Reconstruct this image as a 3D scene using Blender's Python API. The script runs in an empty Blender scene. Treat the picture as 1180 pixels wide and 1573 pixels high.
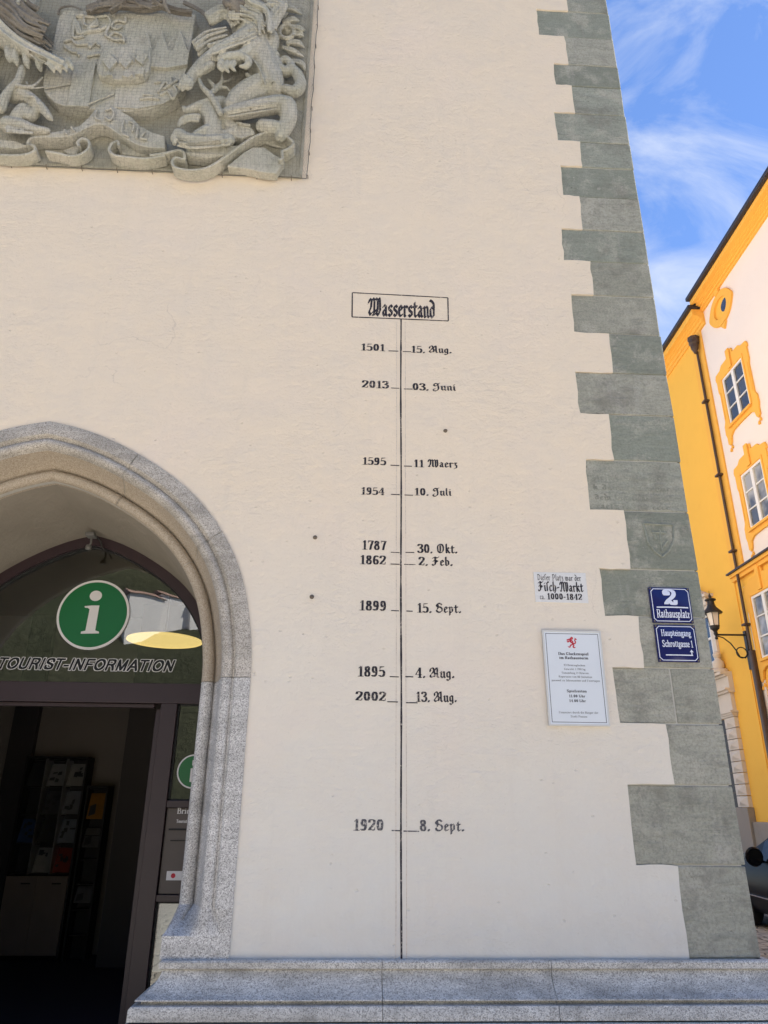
import bpy, bmesh, math, random
import numpy as np
from mathutils import Vector, Matrix
from mathutils.geometry import tessellate_polygon
random.seed(7); rng = np.random.default_rng(7)
R = math.radians
scene = bpy.context.scene
COL = scene.collection

# ------------------------------------------------------------------ camera
CAM = np.array([0.0, -4.4, 1.6])
YAW, TILT, ROLL, FPX = R(2.683), R(22.155), R(0.504), 1126.4     # FPX: focal length for a 1180 px wide picture
fw = np.array([math.sin(YAW)*math.cos(TILT), math.cos(YAW)*math.cos(TILT), math.sin(TILT)])
r0 = np.array([math.cos(YAW), -math.sin(YAW), 0.0]); u0 = np.cross(r0, fw)
RT = r0*math.cos(ROLL) + u0*math.sin(ROLL); UP = u0*math.cos(ROLL) - r0*math.sin(ROLL)
cd = bpy.data.cameras.new("camera"); cam = bpy.data.objects.new("camera", cd); COL.objects.link(cam)
cd.sensor_fit = 'HORIZONTAL'; cd.sensor_width = 36.0; cd.lens = 36.0*FPX/1180.0
cd.clip_start = 0.05; cd.clip_end = 5000
m = Matrix(((RT[0], UP[0], -fw[0], CAM[0]), (RT[1], UP[1], -fw[1], CAM[1]), (RT[2], UP[2], -fw[2], CAM[2]), (0, 0, 0, 1)))
cam.matrix_world = m
scene.camera = cam

# ------------------------------------------------------------------ world and sun
SUN_AZ, SUN_EL = R(75), R(57)       # azimuth from +Y (into the wall) towards +X
SKY_STRENGTH, SUN_STRENGTH, EXPOSURE = 0.05, 5.0, 1.86
w = bpy.data.worlds.new("World"); scene.world = w; w.use_nodes = True
wt = w.node_tree; wt.nodes.clear()
def wn(t, **k):
    n = wt.nodes.new(t)
    for a, b in k.items(): setattr(n, a, b)
    return n
sky = wn('ShaderNodeTexSky', sky_type='NISHITA', sun_disc=False, sun_elevation=SUN_EL, sun_rotation=SUN_AZ,
         altitude=300, air_density=1.0, dust_density=0.0, ozone_density=3.0)
tc = wn('ShaderNodeTexCoord')
mp = wn('ShaderNodeMapping'); mp.inputs['Rotation'].default_value = (R(20), R(-35), R(30)); mp.inputs['Scale'].default_value = (2.2, 7.0, 5.0)
nz = wn('ShaderNodeTexNoise'); nz.inputs['Scale'].default_value = 1.3; nz.inputs['Detail'].default_value = 9; nz.inputs['Roughness'].default_value = .6
nz.inputs['Distortion'].default_value = .7
rp = wn('ShaderNodeValToRGB'); rp.color_ramp.elements[0].position = .47; rp.color_ramp.elements[1].position = .74
rp.color_ramp.elements[1].color = (.68, .68, .68, 1)
mx = wn('ShaderNodeMixRGB'); mx.inputs[2].default_value = (5.2, 5.5, 6.0, 1)
tint = wn('ShaderNodeMixRGB', blend_type='MULTIPLY'); tint.inputs[0].default_value = 1; tint.inputs[2].default_value = (.92, 1.02, 1.22, 1)
bg = wn('ShaderNodeBackground'); bg.inputs['Strength'].default_value = SKY_STRENGTH
wo = wn('ShaderNodeOutputWorld')
L = wt.links.new
L(tc.outputs['Generated'], mp.inputs[0]); L(mp.outputs[0], nz.inputs['Vector']); L(nz.outputs['Fac'], rp.inputs[0])
L(rp.outputs[0], mx.inputs[0]); L(sky.outputs[0], tint.inputs[1]); L(tint.outputs[0], mx.inputs[1]); L(mx.outputs[0], bg.inputs[0]); L(bg.outputs[0], wo.inputs[0])
sd = bpy.data.lights.new("sun", 'SUN'); so = bpy.data.objects.new("sun", sd); COL.objects.link(so)
sd.energy = SUN_STRENGTH; sd.angle = R(0.5); sd.color = (1.0, .95, .86)
sv = Vector((math.sin(SUN_AZ)*math.cos(SUN_EL), math.cos(SUN_AZ)*math.cos(SUN_EL), math.sin(SUN_EL)))
so.rotation_euler = sv.to_track_quat('Z', 'Y').to_euler()
so.location = (20, 20, 60)
vs = scene.view_settings; vs.view_transform = 'Standard'; vs.look = 'None'; vs.gamma = 1; vs.exposure = EXPOSURE
scene.cycles.max_bounces = 10; scene.cycles.diffuse_bounces = 5; scene.cycles.transparent_max_bounces = 12

# ------------------------------------------------------------------ measuring: sight lines met with real planes
def ray(px, py):
    return fw + RT*(px-590)/FPX - UP*(py-786.5)/FPX
def W(px, py, p=0.0):                  # point on the plane y = p
    d = ray(px, py); return CAM + d*(p-CAM[1])/d[1]
LA = R(1.66)                           # direction of the lane facade
DD = np.array([math.sin(LA), math.cos(LA), 0.0]); NN = np.array([-math.cos(LA), math.sin(LA), 0.0])
HO = np.array([8.0, 0.0, 0.0])
def HPX(px, py, off=0.0):              # sight line met with the facade plane
    d = ray(px, py); O = HO+NN*off; t = ((O-CAM)@NN)/(d@NN); p = CAM+d*t; return (p-O)@DD, p[2]
def H3(s, z, o=0.0):                   # facade coordinates: along, height, out towards the lane
    return tuple(HO + DD*s + NN*o + np.array([0, 0, z]))

# ------------------------------------------------------------------ objects
ORG = {}
def link(o, parent=None):
    COL.objects.link(o)
    if parent is not None: o.parent = parent
    return o
def tag(o, label, cat=None, group=None, kind=None):
    if label: o['label'] = label
    if cat: o['category'] = cat
    if group: o['group'] = group
    if kind: o['kind'] = kind
    return o
def thing(name, label, cat, loc, group=None):
    o = bpy.data.objects.new(name, None); o.location = loc; o.empty_display_size = .2
    link(o); ORG[o] = np.array(loc, float)
    return tag(o, label, cat, group)
class MB:
    def __init__(s): s.v = []; s.f = []; s.mi = []; s.cm = 0
    def add(s, vs, fs):
        b = len(s.v); s.v += [tuple(map(float, v)) for v in vs]
        for f in fs: s.f.append([b+i for i in f]); s.mi.append(s.cm)
    def hexa(s, c):                    # 8 corners: bottom loop 0-3, top loop 4-7
        s.add(c, [(0, 3, 2, 1), (4, 5, 6, 7), (0, 1, 5, 4), (1, 2, 6, 5), (2, 3, 7, 6), (3, 0, 4, 7)])
    def box(s, x0, x1, y0, y1, z0, z1):
        s.hexa([(x0, y0, z0), (x1, y0, z0), (x1, y1, z0), (x0, y1, z0), (x0, y0, z1), (x1, y0, z1), (x1, y1, z1), (x0, y1, z1)])
    def hbox(s, s0, s1, z0, z1, o0, o1):   # box in facade coordinates
        s.hexa([H3(s0, z0, o0), H3(s1, z0, o0), H3(s1, z0, o1), H3(s0, z0, o1), H3(s0, z1, o0), H3(s1, z1, o0), H3(s1, z1, o1), H3(s0, z1, o1)])
    def prism(s, poly, fa, fb, back=True):  # poly of 2-D points; fa/fb map a point to the front/back in 3-D
        n = len(poly); A = [fa(p) for p in poly]; B = [fb(p) for p in poly]
        tr = tessellate_polygon([[Vector((p[0], p[1], 0)) for p in poly]])
        fs = [tuple(t) for t in tr] + ([tuple(n+i for i in t[::-1]) for t in tr] if back else [])
        fs += [(i, (i+1) % n, n+(i+1) % n, n+i) for i in range(n)]
        s.add(A+B, fs)
    def wall(s, poly, y0, y1): s.prism(poly, lambda p: (p[0], y0, p[1]), lambda p: (p[0], y1, p[1]))
    def hwall(s, poly, o0, o1): s.prism(poly, lambda p: H3(p[0], p[1], o0), lambda p: H3(p[0], p[1], o1))
    def tube(s, pts, r, n=8, cap=True):
        P = [np.array(p, float) for p in pts]; k = len(P); rr = r if hasattr(r, '__len__') else [r]*k
        ref = None; vs = []
        for i in range(k):
            t = P[min(i+1, k-1)]-P[max(i-1, 0)]; t = t/(np.linalg.norm(t)+1e-12)
            if ref is None:
                ref = np.cross(t, [0, 0, 1.0]);
                if np.linalg.norm(ref) < 1e-3: ref = np.cross(t, [1.0, 0, 0])
            ref = ref - t*(ref@t); ref /= np.linalg.norm(ref)+1e-12; b = np.cross(t, ref)
            for j in range(n):
                a = 2*math.pi*j/n; vs.append(P[i]+(ref*math.cos(a)+b*math.sin(a))*rr[i])
        fs = [(i*n+j, i*n+(j+1) % n, (i+1)*n+(j+1) % n, (i+1)*n+j) for i in range(k-1) for j in range(n)]
        if cap: fs += [tuple(range(n))[::-1], tuple(range((k-1)*n, k*n))]
        s.add(vs, fs)
    def lathe(s, c, prof, n=16, ax=None):   # prof: (radius, height) along z (or along axis ax)
        vs = []; ex, ey, ez = np.eye(3)
        if ax is not None:
            ez = np.array(ax, float); ez /= np.linalg.norm(ez); ex = np.cross(ez, [.3, .2, .9]); ex /= np.linalg.norm(ex); ey = np.cross(ez, ex)
        for r, h in prof:
            for j in range(n):
                a = 2*math.pi*j/n; vs.append(np.array(c)+ex*r*math.cos(a)+ey*r*math.sin(a)+ez*h)
        fs = [(i*n+j, i*n+(j+1) % n, (i+1)*n+(j+1) % n, (i+1)*n+j) for i in range(len(prof)-1) for j in range(n)]
        fs += [tuple(range(n))[::-1], tuple(range((len(prof)-1)*n, len(prof)*n))]
        s.add(vs, fs)
    def grid(s, rows, closed=False):    # rows of equal length
        n = len(rows[0]); vs = [p for r in rows for p in r]
        fs = [(i*n+j, i*n+j+1, (i+1)*n+j+1, (i+1)*n+j) for i in range(len(rows)-1) for j in range(n-1)]
        s.add(vs, fs)
    def build(s, name, mats, parent=None, smooth=False, bevel=0, loc=None, seg=2, fixn=True):
        me = bpy.data.meshes.new(name)
        if parent is not None: o0 = ORG[parent]
        elif loc is not None: o0 = np.array(loc, float)
        else: o0 = np.zeros(3)
        me.from_pydata([tuple(np.array(v)-o0) for v in s.v], [], s.f)
        if not isinstance(mats, (list, tuple)): mats = [mats]
        for mt in mats: me.materials.append(mt)
        if len(mats) > 1:
            for p, i in zip(me.polygons, s.mi): p.material_index = i
        if fixn:
            bm = bmesh.new(); bm.from_mesh(me); bmesh.ops.recalc_face_normals(bm, faces=bm.faces); bm.to_mesh(me); bm.free()
        me.update(); o = bpy.data.objects.new(name, me); link(o, parent); ORG[o] = o0
        if parent is None: o.location = o0
        if smooth:
            for p in me.polygons: p.use_smooth = True
            if smooth != 'full': me.set_sharp_from_angle(angle=R(38))
        if bevel:
            b = o.modifiers.new('bevel', 'BEVEL'); b.width = bevel; b.segments = seg; b.limit_method = 'ANGLE'; b.angle_limit = R(40)
            b.harden_normals = False
        return o

# ------------------------------------------------------------------ materials
class NT:
    def __init__(s, name):
        s.m = bpy.data.materials.new(name); s.m.use_nodes = True; s.t = s.m.node_tree; s.t.nodes.clear()
        s.out = s.t.nodes.new('ShaderNodeOutputMaterial'); s.co = s.t.nodes.new('ShaderNodeTexCoord').outputs['Object']
        s.geo = s.t.nodes.new('ShaderNodeNewGeometry').outputs['Position']
        s.rand = s.t.nodes.new('ShaderNodeObjectInfo').outputs['Random']
    def n(s, t, ins=None, **k):
        n = s.t.nodes.new('ShaderNode'+t)
        for a, b in k.items(): setattr(n, a, b)
        for a, b in (ins or {}).items():
            if hasattr(b, 'is_linked'): s.t.links.new(b, n.inputs[a])
            else: n.inputs[a].default_value = b
        return n
    def scale(s, v, xyz, loc=(0, 0, 0)): return s.n('Mapping', {'Vector': v, 'Scale': xyz, 'Location': loc}).outputs[0]
    def noise(s, scale, detail=4, rough=.55, v=None, dist=0):
        return s.n('TexNoise', {'Vector': v if v is not None else s.geo, 'Scale': scale, 'Detail': detail, 'Roughness': rough, 'Distortion': dist}).outputs['Fac']
    def ramp(s, f, stops):
        r = s.n('ValToRGB', {'Fac': f}); e = r.color_ramp.elements
        while len(e) < len(stops): e.new(.5)
        for el, (p, c) in zip(e, stops):
            el.position = p; el.color = (c, c, c, 1) if not hasattr(c, '__len__') else (*c, 1)
        return r.outputs[0]
    def mix(s, f, a, b, bt='MIX'):
        def c(x): return (*x, 1) if isinstance(x, tuple) and len(x) == 3 else x
        return s.n('MixRGB', {0: f, 1: c(a), 2: c(b)}, blend_type=bt).outputs[0]
    def math(s, op, a, b=0.0): return s.n('Math', {0: a, 1: b}, operation=op).outputs[0]
    def sep(s, v=None): return s.n('SeparateXYZ', {0: v if v is not None else s.geo}).outputs
    def bump(s, h, dist, strength=1.0, normal=None):
        i = {'Height': h, 'Distance': dist, 'Strength': strength}
        if normal is not None: i['Normal'] = normal
        return s.n('Bump', i).outputs[0]
    def pbr(s, color, rough=.8, normal=None, metal=0.0, spec=.3, **k):
        i = {'Base Color': (*color, 1) if isinstance(color, tuple) else color, 'Roughness': rough, 'Metallic': metal, 'Specular IOR Level': spec}
        if normal is not None: i['Normal'] = normal
        i.update(k); b = s.n('BsdfPrincipled', i); s.t.links.new(b.outputs[0], s.out.inputs[0]); return s.m
def plain(name, c, rough=.6, var=.12, scale=20, metal=0.0, spec=.4, bump=0.0, bs=60, coat=0.0):
    t = NT(name); f = t.noise(scale, 5)
    col = t.mix(f, tuple(x*(1-var) for x in c), tuple(min(1, x*(1+var)) for x in c))
    nrm = t.bump(t.noise(bs, 4), bump) if bump else None
    return t.pbr(col, rough, nrm, metal, spec, **({'Coat Weight': coat, 'Coat Roughness': .06} if coat else {}))

def plaster_mat():
    t = NT('old_lime_plaster'); z = t.sep()[2]
    big = t.noise(.55, 4, .6); mid = t.noise(3.5, 5, .6)
    hz = t.math('ADD', z, t.math('MULTIPLY', t.math('SUBTRACT', big, .5), 1.6))
    low = t.n('MapRange', {0: hz, 1: .9, 2: 3.6, 3: 0., 4: 1.}).outputs[0]        # greyer white towards the bottom, warmer above
    c = t.mix(low, (.715, .70, .655), (.80, .692, .552))
    c = t.mix(t.ramp(mid, [(.40, 0.), (.66, .30)]), c, (.72, .65, .565))
    c = t.mix(t.ramp(t.noise(1.1, 3), [(.52, 0.), (.7, .25)]), c, (.80, .68, .60))
    spots = t.ramp(t.noise(38, 3, .6), [(.70, 0.), (.76, .35)])
    c = t.mix(spots, c, (.46, .40, .34))
    foot = t.n('MapRange', {0: t.math('ADD', z, t.math('MULTIPLY', t.noise(6, 4, .65), .35)), 1: 1.0, 2: 1.30, 3: .45, 4: 0.}).outputs[0]
    c = t.mix(foot, c, (.56, .54, .51))
    rain = t.ramp(t.noise(1.0, 5, .6, t.scale(t.geo, (7, 7, .55)), .4), [(.55, 0.), (.75, .16)])
    c = t.mix(rain, c, (.60, .55, .49))
    streak = t.noise(1.0, 6, .62, t.scale(t.geo, (5, 5, 26)), .6)
    lump = t.noise(7, 4, .6); fine = t.noise(55, 3, .6)
    vor = t.n('TexVoronoi', {'Vector': t.scale(t.geo, (9, 9, 15)), 'Scale': 1.6, 'Randomness': 1.0}, feature='F1').outputs['Distance']
    vm = t.sep(t.n('TexVoronoi', {'Vector': t.scale(t.geo, (9, 9, 15)), 'Scale': 1.6, 'Randomness': 1.0}, feature='F1').outputs['Color'])[0]
    pit = t.math('MAXIMUM', t.ramp(vor, [(.05, 0.), (.16, 1.)]), t.ramp(vm, [(.10, 0.), (.14, 1.)]))
    ck = t.n('TexVoronoi', {'Vector': t.n('VectorMath', {0: t.geo, 1: t.n('VectorMath', {0: t.n('TexNoise', {'Vector': t.geo, 'Scale': 3.0, 'Detail': 6}).outputs['Color'], 1: (.5, .5, .5)}, operation='MULTIPLY').outputs[0]}, operation='ADD').outputs[0], 'Scale': .9}, feature='DISTANCE_TO_EDGE').outputs['Distance']
    ckm = t.math('MULTIPLY', t.ramp(ck, [(.0, 1.), (.0035, 0.)]), t.ramp(t.noise(.9, 2), [(.56, 0.), (.66, .35)]))
    c = t.mix(ckm, c, (.36, .31, .27))
    patch = t.ramp(t.noise(1.3, 3, .6), [(.40, .2), (.66, .75)])
    tool = t.math('MULTIPLY', t.ramp(streak, [(.52, 0.), (.72, 1.)]), patch)
    dab = t.math('MULTIPLY', t.noise(19, 5, .6, t.scale(t.geo, (1, 1, 1.5)), .8), patch)
    n = t.bump(lump, .013); n = t.bump(tool, .0022, 1, n); n = t.bump(dab, .010, 1, n); n = t.bump(fine, .0013, 1, n); n = t.bump(pit, .004, .9, n)
    return t.pbr(c, .92, n, spec=.15)
def greenstone():
    t = NT('grey_green_sandstone'); co = t.scale(t.geo, (1, 1, 1))
    off = t.n('Combine' + 'XYZ', {0: t.math('MULTIPLY', t.rand, 37.), 1: t.math('MULTIPLY', t.rand, 11.), 2: t.math('MULTIPLY', t.rand, 23.)}).outputs[0]
    v = t.n('VectorMath', {0: co, 1: off}, operation='ADD').outputs[0]
    bed = t.noise(1.0, 8, .68, t.scale(v, (5, 5, 26)), 1.2); blot = t.noise(5, 7, .68, v); fine = t.noise(75, 4, .7)
    tool = t.noise(1.0, 4, .6, t.scale(v, (120, 120, 9)), .2)
    c = t.ramp(t.rand, [(0., (.245, .265, .22)), (.28, (.37, .39, .335)), (.5, (.29, .315, .265)), (.75, (.445, .44, .375)), (1., (.345, .345, .285))])
    c = t.mix(t.ramp(bed, [(.44, 0.), (.66, .45)]), c, (.20, .215, .18))
    c = t.mix(t.ramp(blot, [(.50, 0.), (.64, .7)]), c, (.48, .465, .40))
    c = t.mix(t.ramp(t.noise(2.6, 6, .7, v), [(.52, 0.), (.64, .55)]), c, (.175, .17, .145))
    c = t.mix(t.ramp(t.noise(1.0, 5, .65, t.scale(v, (9, 9, 1.1)), .3), [(.58, 0.), (.70, .40)]), c, (.45, .44, .40))
    chips = t.ramp(t.noise(24, 3, .6, v), [(.68, 0.), (.72, .55)])
    c = t.mix(chips, c, (.50, .48, .43))
    c = t.mix(t.ramp(t.noise(17, 3, .6, v), [(.70, 0.), (.74, .6)]), c, (.12, .115, .10))
    c = t.mix(t.ramp(fine, [(.32, .45), (.56, 0.)]), c, (.15, .155, .14))
    n = t.bump(bed, .010); n = t.bump(blot, .010, 1, n); n = t.bump(tool, .003, 1, n); n = t.bump(fine, .003, 1, n)
    return t.pbr(c, .88, n, spec=.2)
def granite(name, base, dark, light, warm=0., stain=.5, grime=0.):
    t = NT(name)
    vor = t.n('TexVoronoi', {'Vector': t.geo, 'Scale': 230, 'Randomness': 1.0}, feature='F1').outputs['Color']
    g = t.sep(vor)[0]; fine = t.noise(160, 2, .6); big = t.noise(3.2, 5, .6)
    c = t.ramp(g, [(0., dark), (.24, dark), (.34, base), (.70, base), (.82, light), (1., light)])
    c = t.mix(t.ramp(fine, [(.3, .35), (.55, 0.)]), c, dark)
    c = t.mix(t.ramp(big, [(.46, 0.), (.72, stain)]), c, (.17, .165, .15))
    run = t.noise(1.0, 5, .6, t.scale(t.geo, (1.2, 1.2, 9)), .3)
    c = t.mix(t.ramp(run, [(.52, 0.), (.7, stain*.8)]), c, (.20, .195, .18))
    if grime:
        gr = t.noise(1.0, 6, .68, t.scale(t.geo, (1.6, 1.6, 7)), .6)
        c = t.mix(t.ramp(gr, [(.46, 0.), (.62, grime)]), c, (.15, .15, .145))
        c = t.mix(t.ramp(t.noise(1.0, 5, .6, t.scale(t.geo, (11, 11, 1.5)), .3), [(.56, 0.), (.72, grime*.7)]), c, (.20, .195, .18))
    if warm: c = t.mix(warm, c, (.47, .36, .24), 'MIX')
    n = t.bump(t.noise(90, 3, .6), .0012); n = t.bump(big, .006, 1, n)
    return t.pbr(c, .8, n, spec=.3)
def relief_stone(name, a, b, cdark):
    t = NT(name); blot = t.noise(3.2, 6, .62); fine = t.noise(70, 4, .65); st = t.noise(1, 6, .65, t.scale(t.geo, (26, 26, 11)), 1.6)
    c = t.mix(t.ramp(blot, [(.36, 0.), (.64, 1.)]), a, b)
    c = t.mix(t.ramp(st, [(.5, 0.), (.72, .5)]), c, cdark)
    c = t.mix(t.ramp(fine, [(.35, .25), (.55, 0.)]), c, cdark)
    n = t.bump(st, .022); n = t.bump(fine, .004, 1, n)
    return t.pbr(c, .9, n, spec=.15)
def worn_paint(name, c, under, amt):
    t = NT(name); f = t.noise(70, 4, .7); g = t.noise(7, 3)
    k = t.math('ADD', f, t.math('MULTIPLY', t.math('SUBTRACT', g, .5), .35))
    col = t.mix(t.ramp(k, [(.585-amt, 0.), (.70-amt, .8)]), c, under)
    return t.pbr(col, .7, t.bump(f, .001), spec=.25)
def glass_mat(name, tintc=(.92, .95, .94)):
    t = NT(name)
    wob = t.bump(t.noise(1.6, 2), .004, .35)
    fr = t.n('Fresnel', {'IOR': 1.62, 'Normal': wob}).outputs[0]
    tr = t.n('BsdfTransparent', {'Color': (*tintc, 1)}).outputs[0]
    gl = t.n('BsdfGlossy', {'Color': (1, 1, 1, 1), 'Roughness': .0, 'Normal': wob}).outputs[0]
    mxs = t.n('MixShader', {0: t.math('MULTIPLY', fr, 1.35), 1: tr, 2: gl}).outputs[0]
    t.t.links.new(mxs, t.out.inputs[0]); return t.m
def facade_mat(name, c, var=.05, stain=(.6, .35, .08), amt=.15, b=.004):
    t = NT(name); f = t.noise(1.1, 5, .6); g = t.noise(14, 4, .6)
    col = t.mix(f, tuple(x*(1-var) for x in c), tuple(min(.95, x*(1+var)) for x in c))
    col = t.mix(t.ramp(t.noise(2.3, 5, .65), [(.56, 0.), (.75, amt)]), col, stain)
    return t.pbr(col, .9, t.bump(g, b), spec=.15)

M = {}
M['plaster'] = plaster_mat()
M['quoin'] = greenstone()
M['mortar'] = plain('lime_mortar', (.50, .485, .44), .95, .2, 30, bump=.003)
M['granite'] = granite('grey_granite', (.60, .59, .575), (.30, .295, .29), (.80, .79, .77), .04, .25, .3)
M['granite_arch'] = granite('weathered_arch_granite', (.52, .49, .445), (.27, .255, .23), (.68, .645, .59), .10, .35, .35)
M['granite_plinth'] = granite('weathered_grey_granite', (.70, .68, .635), (.35, .34, .32), (.84, .82, .77), .06, .35, .5)
M['granite_warm'] = granite('tan_stained_granite', (.40, .375, .33), (.22, .20, .17), (.55, .51, .44), .42, .3)
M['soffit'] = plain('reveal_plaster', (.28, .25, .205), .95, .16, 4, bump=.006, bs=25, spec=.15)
M['relief'] = relief_stone('relief_sandstone', (.52, .515, .43), (.65, .62, .53), (.26, .25, .205))
M['relief_dark'] = relief_stone('relief_sandstone_dark', (.23, .205, .17), (.35, .32, .265), (.13, .115, .095))  # darker brown-grey tone for left mane, jaw and mantling
M['relief_slab'] = relief_stone('relief_slab_stone', (.38, .37, .30), (.50, .475, .39), (.25, .235, .19))
M['wire'] = plain('net_wire', (.10, .10, .095), .6, .2, 30)
M['ink'] = worn_paint('black_wall_paint', (.028, .026, .035), (.55, .48, .42), .02)
M['ink_faded'] = worn_paint('faded_grey_wall_paint', (.085, .085, .10), (.60, .55, .50), .06)
M['hair'] = worn_paint('scored_edge', (.50, .44, .38), (.72, .63, .54), .17)
M['iron'] = plain('rusty_iron', (.16, .13, .10), .8, .3, 60, bump=.004)
M['dark_iron'] = plain('dark_iron', (.035, .033, .032), .5, .25, 30, .4)
M['frame'] = plain('aubergine_door_paint', (.036, .020, .024), .42, .12, 6, spec=.5)
M['gasket'] = plain('black_gasket', (.012, .012, .013), .6)
M['glass'] = glass_mat('door_glass')
M['enamel'] = plain('blue_enamel', (.008, .012, .105), .16, .1, 6, spec=.4, coat=.25)
M['enamel_white'] = plain('white_enamel', (.72, .76, .90), .15, .03, 20, spec=.6)
M['white_sign'] = plain('white_sign_sheet', (.70, .745, .80), .32, .03, 5, spec=.5)
M['plaque'] = plain('painted_white_plaque', (.70, .70, .70), .9, .08, 25, bump=.003)
M['navy'] = plain('navy_print', (.02, .025, .05), .5)
M['print'] = plain('dark_print', (.06, .06, .075), .6)
M['red'] = plain('red_print', (.52, .015, .035), .5)
M['green'] = plain('green_sign_film', (.004, .135, .035), .35, .05, 4, spec=.5)
M['white_film'] = plain('white_sign_film', (.72, .70, .69), .4, .03, 10)
M['black_film'] = plain('black_letter_film', (.008, .009, .010), .4)
M['room'] = plain('room_wall', (.27, .235, .215), .9, .08, 2)
M['room_dark'] = plain('room_dark_pillar', (.055, .05, .055), .6, .1, 3)
M['carpet'] = plain('dark_blue_carpet', (.012, .014, .03), .95, .2, 60)
M['cabinet'] = plain('cabinet_wood', (.20, .16, .14), .5, .15, 4)
M['shelf_black'] = plain('black_shelf', (.018, .017, .018), .5, .2, 5)
M['yellow'] = facade_mat('ochre_yellow_render', (.90, .50, .085), .05, (.80, .40, .07), .3)
M['yellow_trim'] = facade_mat('yellow_stucco_trim', (.88, .46, .085), .03, (.80, .40, .07), .1, .0004)
M['cream'] = facade_mat('pale_cream_render', (.84, .74, .665), .03, (.78, .66, .56), .25)
M['pale_stone'] = facade_mat('pale_portal_stone', (.66, .58, .49), .08, (.45, .38, .31), .45)
M['base_stone'] = facade_mat('grey_house_base', (.30, .265, .225), .12, (.2, .17, .14), .5)
M['white_paint'] = plain('white_window_paint', (.80, .77, .72), .5, .05, 8)
M['zinc'] = plain('dark_roof_sheet', (.055, .05, .055), .45, .2, 5, .5)
M['pipe'] = plain('brown_downpipe', (.085, .055, .04), .5, .25, 8, .3)
M['car'] = plain('black_car_paint', (.005, .005, .007), .3, .1, 3, spec=.12)
M['tyre'] = plain('tyre_rubber', (.02, .02, .02), .9)
M['alloy'] = plain('alloy_rim', (.45, .45, .46), .3, .05, 5, .9)
M['chrome'] = plain('chrome', (.6, .6, .62), .12, .03, 5, 1.)
t = NT('window_glass')
M['pane'] = t.pbr(t.mix(t.noise(.9, 2), (.02, .025, .035), (.06, .07, .09)), .03, t.bump(t.noise(2.2, 2), .01, .5), spec=1.)
t = NT('curtained_window_glass')
M['pane_curtain'] = t.pbr(t.mix(t.ramp(t.noise(1.6, 3, .6), [(.42, 0.), (.6, 1.)]), (.10, .10, .09), (.40, .385, .34)), .05, t.bump(t.noise(2.2, 2), .01, .5), spec=1.)
t = NT('lit_lampshade')
M['lamp_lit'] = t.pbr((.75, .58, .26), .4, **{'Emission Color': (1, .70, .24, 1), 'Emission Strength': .27})
t = NT('lantern_glass')
M['lantern_glass'] = t.pbr((.80, .72, .62), .1, spec=.6)
t = NT('plaza_paving')
vor = t.n('TexVoronoi', {'Vector': t.geo, 'Scale': 7.5, 'Randomness': .55}, feature='DISTANCE_TO_EDGE').outputs['Distance']
cel = t.n('TexVoronoi', {'Vector': t.geo, 'Scale': 7.5, 'Randomness': .55}, feature='F1').outputs['Color']
c = t.mix(t.sep(cel)[0], (.36, .33, .29), (.50, .46, .41)); c = t.mix(t.ramp(vor, [(.02, 1.), (.07, 0.)]), c, (.16, .145, .13))
M['paving'] = t.pbr(c, .85, t.bump(t.ramp(vor, [(.0, 0.), (.12, 1.)]), .02), spec=.25)
t = NT('wooded_hill')
f = t.noise(.09, 8, .7); g = t.noise(.6, 5, .7)
M['hill'] = t.pbr(t.mix(t.ramp(g, [(.35, 0.), (.65, 1.)]), t.mix(f, (.03, .036, .022), (.06, .065, .04)), (.085, .09, .055)), 1., t.bump(g, 2.), spec=.1)
M['water'] = plain('river_water', (.05, .07, .06), .12, .1, .2, spec=.5, bump=.2, bs=.8)
M['fort'] = plain('pale_fortress_wall', (.86, .82, .81), .9, .08, .2)
M['roof'] = plain('red_roof_tiles', (.34, .22, .18), .9, .2, 1)

# ================================================================== setting: ground
def ground_z(x, y):
    k = min(1.0, max(0.0, (x-2.22)/.02))
    return k*0.025*max(0.0, min(y, 45)-1.0)
mb = MB()
xs = list(np.linspace(-70, -2, 18)) + [0, 1.2, 2.22, 2.24, 3.5, 5, 7, 8.6] + [14, 30, 80, 300, 1500]; xs = [-1500, -300] + xs
ys = [-44, -30, -20, -12, -6, -2, 1, 3, 6, 10, 15, 20, 30, 45, 200, 1500]
mb.grid([[(x, y, ground_z(x, y)) for x in xs] for y in ys])
o = mb.build('plaza', M['paving'], fixn=False); tag(o, 'stone paved square rising into the lane', kind='structure')
mb = MB(); mb.grid([[(x, y, -2.5) for x in (-1500, 1500)] for y in (-150, -44)]); mb.grid([[(-1500, -44, -2.5), (1500, -44, -2.5)], [(-1500, -44, 0), (1500, -44, 0)]])
o = mb.build('river', M['water'], fixn=False); tag(o, 'river water beyond the square', kind='structure')
mb = MB(); rows = []
hx = np.linspace(-900, 900, 121); hs = np.linspace(0, 1, 34)
for q in hs:
    row = []
    for x in hx:
        top = 112 + 9*math.sin(x*.011+1.) + 4*math.sin(x*.043)
        y = -150 - 190*q
        z = -3 + top*(1-(1-q)**1.7) + (2.5*math.sin(x*.21+q*19)+2.0*math.sin(x*.37-q*31)+1.5*math.sin(x*.8+q*60))*min(1, q*4)
        row.append((x, y, z))
    rows.append(row)
rows.append([(x, -900, 60) for x in hx])
mb.grid(rows); o = mb.build('hill', M['hill'], smooth='full', fixn=False); tag(o, 'wooded hill across the river', kind='structure')
ft = thing('fortress', 'pale fortress on the wooded hill, seen mirrored in the door glass', 'fortress', (-55, -212, 50))
FB = ((-70, -60, -211, 59.5), (-60, -51, -213, 61.6), (-51, -45, -211, 60.2), (-45, -38, -212, 56.8))
mb = MB()
for x0, x1, y, h in FB: mb.box(x0, x1, y-9, y, 40, h)
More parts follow.
